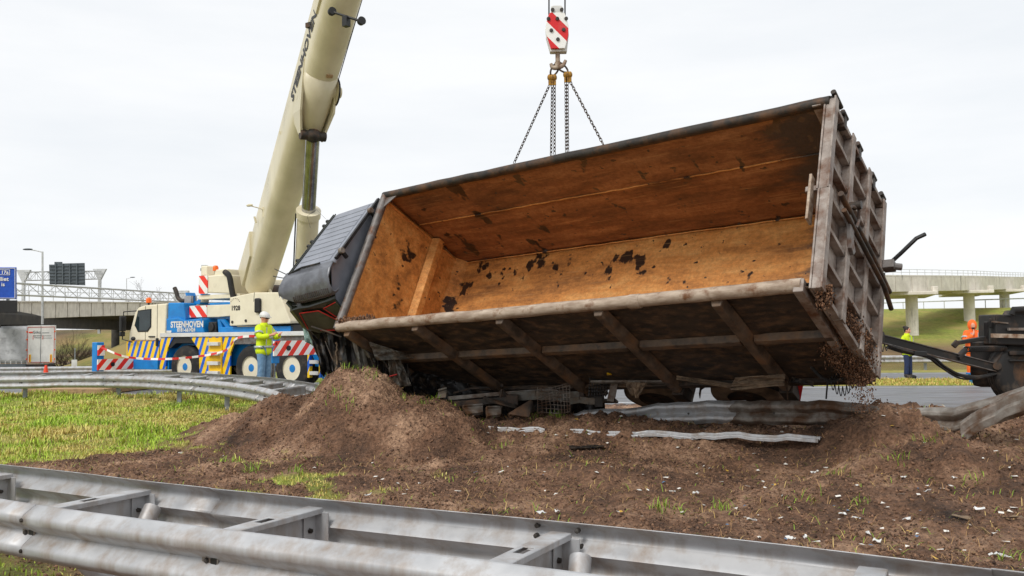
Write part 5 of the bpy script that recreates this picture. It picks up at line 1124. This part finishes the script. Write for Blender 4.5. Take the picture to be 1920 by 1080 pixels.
# steel debris below the body
def plate(label,poly,d,mat,th=.02,name='steel_scrap',cat_='debris'):
    P=[at(x,y,d+dd) for x,y,dd in poly]; c=sum(P,V())/len(P); g=thing(name,label,cat_,Matrix.Translation(c))
    n=(P[1]-P[0]).cross(P[2]-P[0]).normalized(); k=MB(); k.prism([p-c for p in P],n*th); k.build('plate',mat,g,bevel=.004)
    a,b=P[0]-c,P[1]-c; k=MB(); k.bar(a,b,.03,.05,n); k.build('folded_edge',mat,g); return g
plate('upright triangular bent steel bracket standing in the debris',[(942,730,0),(938,755,0),(970,765,-.2),(975,758,.1)],13.2,'dark_steel',.03)
plate('dark angled steel plate leaning against the wire basket',[(996,752,0),(954,778,-.2),(992,784,-.2),(1000,755,0)],12.8,'dark_steel',.03)
plate('long dark folded sheet among the debris near the basket',[(908,743,0),(912,752,0),(970,766,-.2),(965,758,-.1)],13.1,'dark_steel',.02)
plate('pale torn bracket lying in the dark debris near the cab',[(822,733,0),(838,729,0),(836,745,-.1),(820,746,-.1)],13.2,'crumpled_grey',.02)
plate('large grey broken slab lying on soil under the body',[(868,763,0),(905,760,.2),(906,772,0),(878,776,-.2)],13.0,'galv_dirty',.05)
plate('broken pale concrete slab beside the grass sods under the body',[(912,765,0),(940,764,.2),(940,776,0),(914,780,-.2)],12.9,'galv_dirty',.05)
plate('small blue plastic piece lying under the body',[(1252,793,0),(1258,791,0),(1259,797,-.05),(1252,798,-.05)],12.1,'cyan_blue',.02)
wbk=thing('wire_basket','crushed rusty wire mesh basket standing under the lorry body','basket',Matrix.Translation(at(1040,760,13.0)))
o0=at(1040,760,13.0)
def wq(u,v): return at(1008+u*60+v*6*math.sin(u*3),726+v*50-u*6+3*math.sin(v*5+u*4),13.0-.15*v+.1*math.sin(u*5))-o0
for i in range(10):
    k=MB(); k.tube([wq(i/9,j/6) for j in range(7)],.006,4); k.build('wire','galv_dirty',wbk)
for j in range(9):
    k=MB(); k.tube([wq(i/6,j/8) for i in range(7)],.006,4); k.build('wire','galv_dirty',wbk)
for i,(a,b,w,h_,mat,lb) in enumerate([((840,747,13.4),(1080,728,13.3),.05,.06,'galv_dirty','long narrow pale rail lying across the debris under the body'),((830,757,13.4),(960,749,13.2),.12,.09,'dark_steel','thick dark beam lying in debris under the body'),((960,744,13.3),(1090,742,13.0),.05,.14,'crumpled_grey','grey bent side panel lying behind the wire basket'),((1070,752,13.0),(1122,752,12.8),.08,.1,'crumpled_grey','short grey pipe end beside the flattened rail'),((815,765,13.3),(905,740,13.5),.06,.03,'dark_steel','dark bar slanting up out of the debris near the heap'),((850,737,13.9),(940,722,13.8),.04,.03,'dark_steel','thin dark bar high in the debris near the cab'),((1085,722,13.2),(1130,728,12.9),.04,.05,'galv_dirty','short strut between basket and wheel')]):
    A,B=at(*a),at(*b); g=thing('debris_bar',lb,'debris',Matrix.Translation((A+B)/2)); k=MB(); m=(A+B)/2; P=[A-m,(A-m)*.3+V((0,0,random.uniform(-.03,.03))),(B-m)*.4,B-m]
    for q in range(3): k.bar(P[q],P[q+1],w,h_)
    k.build('bar',mat,g,bevel=.005); k=MB(); k.box(P[3],(w*1.4,w*1.4,h_*1.6)); k.build('end_bracket','dark_steel',g)
# ------------------------------------------------------------ drawbar trailer at the right
tr0=at(1905,700,13.6); tf=V((.62,.78,0)).normalized()     # trailer runs away to the right
tsd=V((-tf.y,tf.x,0)); base_t=V((tr0.x,tr0.y,.35))
TRM=frame(base_t,tf,tsd,(0,0,1)); TRI=TRM.inverted()
tr=thing('drawbar_trailer','black muddy drawbar trailer with springs and hoses behind the bent barrier','trailer',TRM)
def tt(px,py,d): return TRI@at(px,py,d)
tyr=tr0.copy()
for (px,py,d) in ((1912,697,13.3),(1908,697,15.0)):
    wheel(tr,tt(px,py,d),TRI.to_3x3()@V((.25,-.97,0)),.52,.3,'black_rubber','dark_steel','dark_steel',6)
k=MB(); k.bar(tt(1900,690,13.3),tt(1905,690,15.2),.14,.14); k.build('axle','chassis_black',tr)
da,db=tt(1640,632,12.4),tt(1868,690,13.2)
for o_ in (-.03,.2):
    k=MB(); off_=V((0,o_*1.5,o_*.4)); k.bar(da+off_*.4,db+off_,.07,.11); d_=k.build('drawbar','chassis_black',tr,bevel=.01)
    k=MB(); k.bar(da+off_*.4+V((0,0,.058)),db+off_+V((0,0,.058)),.10,.012); k.build('drawbar_flange','grey_steel',d_)
    k=MB(); k.bar(da+off_*.4-V((0,0,.058)),db+off_-V((0,0,.058)),.10,.012); k.build('drawbar_flange','grey_steel',d_)
k=MB(); k.cyl(da-V((0,.12,0)),da+V((0,.2,0)),.08,n=14); k.build('towing_eye','dark_steel',tr,smooth=True)
k=MB(); k.prism([tt(1862,688,13.1),tt(1866,700,13.1),tt(1884,702,13.1),tt(1886,668,13.1),tt(1880,658,13.1)],(0,.1,0)); k.build('pivot_plate','chassis_black',tr,bevel=.01)
k=MB(); k.cyl(tt(1870,686,13.05),tt(1870,686,13.3),.06,n=16); k.build('pivot_pin','dark_steel',tr,smooth=True)
k=MB(); k.prism([tt(1886,640,13.2),tt(1886,700,13.2),tt(1892,725,13.2),tt(1906,728,13.2),tt(1930,700,13.2),tt(1930,640,13.2)],(0,.5,0)); k.build('turntable_post','chassis_black',tr,bevel=.02)
k=MB(); k.bar(tt(1886,662,13.15),tt(1935,662,13.15),.2,.06); k.bar(tt(1886,676,13.15),tt(1935,676,13.15),.2,.03); k.build('turntable_ring','chassis_black',tr,bevel=.01)
k=MB(); k.bar(tt(1850,618,13.3),tt(1990,622,13.3),.5,.46,(0,0,1)); k.build('front_frame','chassis_black',tr,bevel=.02)
k=MB(); k.bar(tt(1858,629,12.98),tt(1990,632,12.98),.02,.06); k.build('frame_stripe','rim_pipe',tr)
for x,y0,y1,w in ((1849,603,645,.06),(1864,597,615,.12),(1880,590,612,.13),(1893,586,610,.1)):
    k=MB(); k.bar(tt(x,y0,13.2),tt(x,y1,13.2),w,w,(0,1,0)); k.build('frame_upright','chassis_black',tr,bevel=.01)
k=MB(); k.prism([tt(1884,614,13.1),tt(1904,582,13.1),tt(1935,580,13.1),tt(1935,600,13.1),tt(1912,603,13.1),tt(1900,616,13.1)],(0,.15,0)); k.build('support_arm','chassis_black',tr,bevel=.01)
k=MB(); k.tube([tt(1897,590,13),tt(1900,581,13),tt(1940,579,13)],.05,10); k.build('top_pipe','black_rubber',tr,smooth=True)
k=MB(); k.bar(tt(1890,617,13.0),tt(1950,617,13.0),.04,.04); k.bar(tt(1860,603,13.05),tt(1890,606,13.05),.03,.02); k.build('hand_lever','galv_dirty',tr)
sp0,sp1=tt(1812,655,12.95),tt(1884,653,13.1); P=[]
for i in range(22*8+1):
    t=i/(22*8); p=sp0+(sp1-sp0)*t; a=t*22*2*math.pi; P.append(p+V((0,math.cos(a),math.sin(a)))*.04)
MB().tube(P,.009,5).build('tension_spring','chassis_black',tr,smooth=True)
k=MB(); k.bar(tt(1794,643,12.9),tt(1846,634,13.1),.07,.06); k.bar(tt(1787,650,12.9),tt(1796,640,12.9),.05,.08); k.build('upper_strut','chassis_black',tr,bevel=.01)
k=MB(); k.bar(tt(1795,672,12.85),tt(1810,656,12.95),.08,.06); k.build('spring_bracket','chassis_black',tr,bevel=.01)
for j in range(6):
    o_=V((random.uniform(-.03,.03),random.uniform(-.05,.05),random.uniform(-.03,.03)))
    k=MB(); k.tube([p+o_ for p in cat([tt(1668,650,12.3),tt(1700,660,12.3),tt(1745,668+j,12.4),tt(1768,684+j*1.5,12.5),tt(1800,700+j*2,12.7),tt(1830,705+j*1.2,12.9),tt(1862,703,13.1),tt(1885,692,13.2)],5)],.014,6); k.build('air_hose','black_rubber',tr,smooth=True)
k=MB(); k.bar(tt(1712,662,12.3),tt(1736,664,12.35),.06,.07); k.build('hose_clamp','black_plastic',tr,bevel=.01)
# blue plastic tub and outrigger mats
def tub(label,px,py,d,w,h_):
    p=at(px,py,d); p.z=bp(p.x,p.y)-.02; g=thing('plastic_tub',label,'tub',Matrix.Translation(p)); k=MB(); b=[(-w/2*.9,-.2,0),(w/2*.9,-.2,0),(w/2*.9,.2,0),(-w/2*.9,.2,0)]; t=[(-w/2,-.24,h_),(w/2,-.24,h_),(w/2,.24,h_),(-w/2,.24,h_)]
    k.loft([b,t]); k.build('body','cyan_blue',g,bevel=.02); k=MB(); k.bx(-w/2-.03,w/2+.03,-.27,.27,h_-.05,h_); k.build('rim','cyan_blue',g,bevel=.01)
tub('blue plastic tub on the road edge behind the trailer wheel',1846,718,25.6,.75,.34)
def mats(label,p,ang,n,l_,w,z0,th):
    g=thing('timber_mat',label,'timber mat',Matrix.Translation(p)@Matrix.Rotation(ang,4,'Z'))
    for i in range(n):
        k=MB(); k.bx(-l_/2+random.uniform(-.03,.03),l_/2,-w/2+w*i/n+.006,-w/2+w*(i+1)/n-.006,z0,z0+th); k.build('plank','wood',g,bevel=.012)
J1=CM@V((7.32,2.47,0)); J2=CM@V((-1.15,3.07,0))
mats('timber mat of planks under the front outrigger foot of the crane',V((J1.x+.35,J1.y-1.0,.0)),-.12,6,2.6,3.0,.015,.16)
mats('timber mat of planks under the rear outrigger foot of the crane',V((J2.x,J2.y,.0)),-.4,4,1.2,1.1,.015,.11)
# ------------------------------------------------------------ lorry trailer far left
sp_=at(50,632,64.5); SM=frame((sp_.x,sp_.y,-1.36),(-.80,.6,0),(-.6,-.8,0),(0,0,1))
st=thing('box_trailer','grey curtain-sided lorry trailer with white rear doors on the far road','trailer',SM)
SI=SM.inverted(); rx_=(SI@at(103,632,66)); 
SM2=frame((at(103,632,66).x,at(103,632,66).y,-1.36),(-.97,.243,0),(-.243,-.97,0),(0,0,1)); st.matrix_world=SM2
# local x runs along the rear face to the left, y towards the viewer
W_=2.55
k=MB(); k.bx(0,W_,-.12,0,1.1,3.98); k.build('rear_doors','panel_white',st,bevel=.02)
k=MB()
for x in (.06,W_-.06): k.bx(x-.02,x+.02,-.02,.012,1.15,3.86)
k.bx(.08,W_-.08,-.02,.012,1.13,1.17); k.bx(.08,W_-.08,-.02,.012,3.82,3.86); k.build('door_frame','red_trim',st)
k=MB(); k.bx(W_/2-.015,W_/2+.015,0,.02,1.12,3.92); k.build('door_gap','sign_back',st)
for z_ in (1.4,2.1,2.9,3.5):
    for x in (.0,W_):
        k=MB(); k.box((x,.02,z_),(.08,.06,.1)); k.build('hinge','orange_lens',st)
for x in (.32,2.25):
    k=MB(); k.bx(x-.09,x+.09,.005,.03,1.15,1.75); k.build('warning_panel','yellow',st); k=MB(); k.bx(x-.03,x+.03,.03,.04,1.2,1.7); k.build('warning_stripe','red_paint',st)
k=MB(); k.bx(0,W_,-.1,.1,.75,1.0); k.build('bumper','chassis_black',st)
sdir=V((.55,-11.5,0)); sdir=V((9.0,-5.2,0))
def sd3(u,z): return (W_+.0,-.06,z) if u==0 else None
TSD=V((9.5,2.6,0))     # the side runs off to the left, slightly nearer
k=MB()
def curtain(u,v): 
    p=V((W_,-.06,1.1))+TSD*u+V((0,0,2.85*v)); return p+V((0,1,0))*(.03*math.sin(u*60)+.02*math.sin(u*23+v*4))
k.grid(curtain,80,8); k.build('side_curtain','tarp_grey',st,smooth='all',solid=.02)
k=MB(); k.loft([[(0,-.12,3.99),(W_,-.06,3.99),(W_,-.06,4.06),(0,-.12,4.06)],[V((0,-3,3.99))+TSD,V((W_,0,3.99))+TSD,V((W_,0,4.06))+TSD,V((0,-3,4.06))+TSD]]); k.build('roof','black_plastic',st)
for i in range(24):
    p=V((W_,-.02,.95))+TSD*(i/24); k=MB(); k.bar(p,p+V((0,0,.3)),.05,.02,(0,1,0)); k.build('curtain_strap','panel_white',st)
k=MB(); k.bar(V((W_,0,.9)),V((W_,0,.9))+TSD,.1,.3); k.build('side_skirt','sign_back',st)
T9=Matrix(((-1,0,0,0),(0,0,1,0),(0,1,0,0),(0,0,0,1)))
for tx,x,z_,s_ in (('Gökcz',1.62,3.45,.30),('International\nTransport',1.58,3.12,.15)):
    text('lettering',tx,s_,'sign_back',st,Matrix.Translation((x,.02,z_))@T9)
for z_,xa,xb in ((3.4,1.15,.5),(3.17,1.15,.3),(3.0,1.15,.2)):
    for i in range(9):
        x=xa+(xb-xa)*i/9; k=MB(); k.bx(x,x-.045,.002,.012,z_-.03,z_+.03); k.build('small_print','sign_back',st)
k=MB(); k.prism([(2.4,.03,3.5),(2.0,.03,3.5),(2.05,.03,3.38),(2.15,.03,3.42),(2.35,.03,3.4)],(0,.01,0)); k.build('emblem','cone_red',st)
k=MB(); k.bx(1.96,1.99,.03,.04,2.9,3.2); k.bx(1.06,1.09,.03,.04,2.9,3.2); k.build('emblem_bar','cone_red',st)
for s in (.4,2.1):
    wheel(st,(s,-2.0,.5),(1,0,0),.5,.35,'black_rubber','dark_steel','dark_steel',0)
# ------------------------------------------------------------ cone, small signs, tape
def cone(label,px,d,h_):
    p=at(px,632,d); p.z=bp(p.x,p.y)+.01; g=thing('traffic_cone',label,'cone',Matrix.Translation(p)); k=MB(); k.box((0,0,.03),(.42,.42,.05)); k.build('base','cone_red',g,bevel=.01)
    k=MB(); k.lathe((0,0,.05),(0,0,1),[(0,.16),(h_*.45,.1),(h_*.9,.05),(h_,.035)],16); k.build('body','cone_red',g,smooth=True); k=MB(); k.lathe((0,0,h_*.4),(0,0,1),[(0,.125),(h_*.22,.092)],16); k.build('reflective_band','white_paint',g,smooth=True)
cone('red traffic cone on the road between the barriers and the lorry trailer',87,27.6,.75)
mp_=at(141,632,44); mp_.z=bp(mp_.x,mp_.y); g=thing('marker_sign','small white marker board on a thin post below the bank','sign',Matrix.Translation(mp_))
zz=at(141,653,44).z-mp_.z; k=MB(); k.cyl((0,0,0),(0,0,zz),.03,n=8); k.build('post','zinc_post',g); k=MB(); k.box((0,-.05,zz-.75),(.28,.02,.34)); k.build('board','panel_white',g)
k=MB(); P=cat([CM@V((7.18,2.5,1.36)),CM@V((6.2,2.1,1.02)),CM@V((4.6,1.55,.98)),CM@V((2.5,1.6,1.2)),CM@V((.7,2.6,1.62)),CM@V((-1.0,3.05,1.66))],10)
c0=CM@V((7.18,2.5,1.36)); g=thing('barrier_tape','red and white barrier tape strung between the two outrigger jacks','barrier tape',Matrix.Translation(c0)); rings=[]
for i,p in enumerate(P): tw=.35*math.sin(i*.5); rings.append([p-c0+V((0,math.sin(tw)*.035,math.cos(tw)*.035)),p-c0-V((0,math.sin(tw)*.035,math.cos(tw)*.035))])
k.loft(rings,closed=False,caps=False); k.build('tape','stripe_tape',g,solid=.002)
k=MB(); k.ball((0,0,0),.03,6,4); k.build('knot','white_paint',g)
# ------------------------------------------------------------ people
def skin_mesh(pts,edges,rad,sub=2):
    me=bpy.data.meshes.new('s'); me.from_pydata([tuple(p) for p in pts],edges,[]); o=bpy.data.objects.new('s',me); COL.objects.link(o)
    m=o.modifiers.new('sk','SKIN'); m.use_smooth_shade=True
    for i,r_ in enumerate(rad):
        v=me.skin_vertices[0].data[i]; v.radius=(r_ if hasattr(r_,'__len__') else (r_,r_)); v.use_root=(i==0)
    s=o.modifiers.new('ss','SUBSURF'); s.levels=sub; s.render_levels=sub
    dg=bpy.context.evaluated_depsgraph_get(); r=bpy.data.meshes.new_from_object(o.evaluated_get(dg)); bpy.data.objects.remove(o); r.materials.clear(); return r
def person(label,M,J,jacket,trousers,boots,hat,stripe_z,build=1.,hair_style=None,beard=False,hood=None):
    """J: joints in metres, x = person's left, -y = facing direction, z up"""
    g=thing('person',label,'person',M); b=build
    names=['pelvis','spine','chest','neck','headb','headt']; core=[J[n] for n in names]
    pts=[V(p) for p in core]; ed=[(0,1),(1,2),(2,3),(3,4),(4,5)]; rad=[(.13*b,.11*b),(.13*b,.10*b),(.15*b,.11*b),.055,.085,(.07,.085)]
    for s in 'LR':
        i=len(pts); pts+=[V(J['sh'+s]),V(J['el'+s]),V(J['wr'+s]),V(J['hd'+s])]; ed+=[(2,i),(i,i+1),(i+1,i+2),(i+2,i+3)]; rad+=[.062*b,.045*b,.032,.036]
        wr,hd=V(J['wr'+s]),V(J['hd'+s]); d=(hd-wr).normalized(); sd_=d.orthogonal().normalized(); up_=d.cross(sd_)
        for f in range(4):
            a=hd+sd_*(.028-.019*f)+d*.03; q=len(pts); L_=(.032,.042,.038,.028)[f]; pts+=[a,a+d*L_+up_*.012,a+d*L_*1.5+up_*.035]; ed+=[(i+3,q),(q,q+1),(q+1,q+2)]; rad+=[.0095,.009,.008]
        q=len(pts); pts+=[hd+sd_*.04-d*.01+up_*.01,hd+sd_*.055+d*.03+up_*.02]; ed+=[(i+3,q),(q,q+1)]; rad+=[.011,.009]
        i=len(pts); pts+=[V(J['hp'+s]),V(J['kn'+s]),V(J['an'+s]),V(J['to'+s])]; ed+=[(0,i),(i,i+1),(i+1,i+2),(i+2,i+3)]; rad+=[.09*b,.06*b,.045,.035]
    body=link('body',skin_mesh(pts,ed,rad),'skin',g,smooth='all')
    # jacket
    p=[V(J['pelvis'])-V((0,0,.22)),V(J['pelvis']),V(J['spine']),V(J['chest']),V(J['neck'])-V((0,0,.02))]; e_=[(0,1),(1,2),(2,3),(3,4)]; r_=[(.235*b,.2*b),(.20*b,.165*b),(.18*b,.145*b),(.185*b,.145*b),.085]
    for s in 'LR':
        i=len(p); p+=[V(J['sh'+s]),V(J['el'+s]),V(J['wr'+s])]; e_+=[(3,i),(i,i+1),(i+1,i+2)]; r_+=[.092*b,.075*b,.062*b]
    jk=link('jacket',skin_mesh(p,e_,r_),jacket,g,smooth='all')
    # trousers
    p=[V(J['pelvis'])]; e_=[]; r_=[(.15*b,.12*b)]
    for s in 'LR':
        i=len(p); p+=[V(J['hp'+s]),V(J['kn'+s]),V(J['an'+s])]; e_+=[(0,i),(i,i+1),(i+1,i+2)]; r_+=[.11*b,.085*b,.08*b]
    link('trousers',skin_mesh(p,e_,r_),trousers,g,smooth='all')
    for s in 'LR':
        a,t=V(J['an'+s]),V(J['to'+s]); me=skin_mesh([a+V((0,0,.08)),a-V((0,0,.02)),(a+t)/2-V((0,0,.02)),t,t+(t-a)*.3],[(0,1),(1,2),(2,3),(3,4)],[.09,.085,.08,.075,.06],1); link('boot',me,boots,g,smooth='all')
    # reflective bands round torso and sleeves
    for z_ in stripe_z:
        c=V(J['pelvis']).lerp(V(J['chest']),z_); k=MB(); n=20
        k.loft([[c+V((.216*b*math.cos(a),.178*b*math.sin(a),dz)) for a in np.linspace(0,2*math.pi,n,endpoint=False)] for dz in (-.028,.028)],caps=False); k.build('reflective_band','reflective',jk,smooth='all',solid=.004)
    for s in 'LR':
        for fr_ in (.55,):
            a,c=V(J['sh'+s]),V(J['el'+s]); m=a.lerp(c,fr_); d=(c-a).normalized(); k=MB(); k.lathe(m-d*.025,d,[(0,.094*b),(.05,.092*b)],14,False); k.build('reflective_band','reflective',jk,smooth='all',solid=.004)
    for s in (-1,1):
        c=V(J['chest']); k=MB(); k.grid(lambda u,v:(c.x+s*(.10+.03*(u-.5)),c.y-.16*b-.012+.02*v,c.z+.1-.42*v),1,6); k.build('brace_band','reflective',jk,solid=.004)
    # head details
    hb,ht=V(J['headb']),V(J['headt']); up_=(ht-hb).normalized(); fdir=V(J['face']).normalized(); sd_=up_.cross(fdir).normalized(); mid=(hb+ht)/2
    hm=Matrix((sd_,-fdir,up_)).transposed()
    k=MB(); k.ball(mid+up_*.005,(.076,.094,.125),16,12,hm); face=k.build('head','skin',body,smooth='all')
    k=MB(); k.prism([mid+fdir*.09+up_*.02-sd_*.006,mid+fdir*.118-up_*.03,mid+fdir*.09-up_*.032-sd_*.018],sd_*.03); k.build('nose','skin',body)
    for s in (-1,1):
        k=MB(); k.ball(mid+fdir*.086+sd_*s*.03+up_*.02,.011,6,5); k.build('eye','hair',body); k=MB(); k.ball(mid+sd_*s*.078-up_*.005,(.012,.026,.034),8,6,hm); k.build('ear','skin',body,smooth='all')
        k=MB(); k.bar(mid+fdir*.092+sd_*s*.016+up_*.04,mid+fdir*.085+sd_*s*.044+up_*.04,.008,.01,up_); k.build('eyebrow','hair',body)
    k=MB(); k.bar(mid+fdir*.093-sd_*.024-up_*.055,mid+fdir*.093+sd_*.024-up_*.055,.012,.012,up_); k.build('mouth','red_trim',body)
    if beard:
        k=MB(); k.ball(mid+fdir*.035-up_*.075,(.066,.07,.06),12,8,hm); k.build('beard','hair',body,smooth='all')
    if hat=='helmet':
        k=MB(); c=mid+up_*.055; rings=[[c+(sd_*math.cos(a)*.115+fdir*math.sin(a)*.14)*math.cos(q)+up_*math.sin(q)*.125 for a in np.linspace(0,2*math.pi,20,endpoint=False)] for q in np.linspace(0,1.5,7)]
        k.loft(rings); hl=k.build('helmet','white_paint',g,smooth='all')
        k=MB(); k.loft([[c+sd_*math.cos(a)*.118+fdir*(math.sin(a)*.15+(.05 if math.sin(a)>0 else 0)*math.sin(a))+up_*dz for a in np.linspace(0,2*math.pi,20,endpoint=False)] for dz in (-.012,.004)]); k.build('brim','white_paint',hl,smooth=True)
        k=MB(); k.bar(mid+fdir*.1-sd_*.06+up_*.02,mid+fdir*.1+sd_*.06+up_*.02,.01,.03,up_); k.build('glasses','black_plastic',g)
    if hair_style:
        k=MB(); k.ball(mid+up_*.035-fdir*.018,(.088,.1,.115),14,10,hm); k.ball(mid+up_*.11-fdir*.09,(.06,.06,.055),10,8,hm); k.build('hair','hair',g,smooth='all')
        k=MB(); k.ball(mid+fdir*.022-up_*.01,(.074,.082,.108),14,10,hm); k.build('face','skin',body,smooth='all')
    if hood:
        k=MB(); rings=[]
        for q in np.linspace(-1.1,1.5,10): rings.append([mid-fdir*.01+(sd_*math.cos(a)*.13+fdir*math.sin(a)*(.135 if math.sin(a)<0 else .075))*math.cos(q)+up_*(math.sin(q)*.165+.02) for a in np.linspace(0,2*math.pi,18,endpoint=False)])
        k.loft(rings,caps=False); k.build('hood',hood,jk,smooth='all',solid=.012)
        k=MB(); k.ball(mid+fdir*.085-up_*.0,(.062,.055,.092),12,9,hm); k.build('face','skin',body,smooth='all')
        k=MB(); k.ball(mid+fdir*.105-up_*.062,(.05,.042,.04),10,7,hm); k.build('beard','hair',body,smooth='all')
    k=MB(); k.lathe(V(J['neck'])-V((0,0,.05)),(0,0,1),[(0,.10),(.05,.085),(.10,.08)],16,False); k.build('collar',jacket,jk,smooth='all',solid=.015)
    return g
def std():
    J=dict(pelvis=(0,0,.95),spine=(0,.0,1.12),chest=(0,.0,1.34),neck=(0,.0,1.50),headb=(0,-.02,1.58),headt=(0,-.02,1.72),face=(0,-1,0))
    for s,q in (('L',1),('R',-1)):
        J['sh'+s]=(q*.18,0,1.42);J['el'+s]=(q*.25,.03,1.14);J['wr'+s]=(q*.24,-.08,.90);J['hd'+s]=(q*.235,-.11,.83)
        J['hp'+s]=(q*.09,0,.90);J['kn'+s]=(q*.10,-.02,.50);J['an'+s]=(q*.105,.02,.10);J['to'+s]=(q*.12,-.15,.045)
    return J
def place(px,d,z,yaw,sc=1.):   # yaw 0 faces the camera; positive turns to the picture's right
    p=at(px,620,d); return Matrix.Translation((p.x,p.y,z))@Matrix.Rotation(yaw,4,'Z')@Matrix.Scale(sc,4)
# crane worker holding the control box, facing right
J=std(); J.update(face=(.0,-1,-.12),elL=(.30,-.1,1.18),wrL=(.16,-.34,1.24),hdL=(.11,-.41,1.28),elR=(-.29,-.12,1.19),wrR=(-.15,-.34,1.24),hdR=(-.09,-.40,1.28))
pz=.40; person('person in yellow hi-vis jacket, jeans and white helmet working beside the crane',place(495,21.6,pz,R(62),1.03),J,'hivis_yellow','denim','black_rubber','helmet',(.05,.62),1.12)
pp=at(495,620,21.6); g=thing('timber_mat','stacked timber blocks under the feet of the worker in the helmet','timber mat',Matrix.Translation((pp.x,pp.y,hp(pp.x,pp.y))))
hh_=pz-hp(pp.x,pp.y)
for i in range(3):
    k=MB(); k.bx(-.6,.6,-.45,.45,hh_*i/3+.004,hh_*(i+1)/3-.004); k.build('plank','wood',g,bevel=.012)
# woman with dark hair, hands behind, facing right
J=std(); J.update(face=(.1,-1,.02),elL=(.25,.1,1.15),wrL=(.14,.2,.98),hdL=(.06,.22,.95),elR=(-.25,.1,1.15),wrR=(-.14,.2,.98),hdR=(-.06,.22,.95),anL=(.13,.0,.10),toL=(.17,-.15,.045))
person('person in yellow jacket and navy trousers with dark tied hair on the verge',place(1700,28.7,.0,R(38),.96),J,'hivis_yellow','navy','black_rubber',None,(.1,.5),1.02,hair_style=True)
# person in orange rainsuit, hand to chin
J=std(); J.update(face=(-.1,-1,-.1),elR=(-.27,-.14,1.16),wrR=(-.06,-.24,1.38),hdR=(-.02,-.19,1.47),elL=(.26,-.12,1.14),wrL=(.02,-.27,1.13),hdL=(-.06,-.27,1.14))
person('person in orange rainsuit with raised hood and hand at the chin',place(1823,27.6,.0,R(-10),1.04),J,'hivis_orange','hivis_orange','black_rubber',None,(.1,.7),1.22,beard=False,hood='hivis_orange')
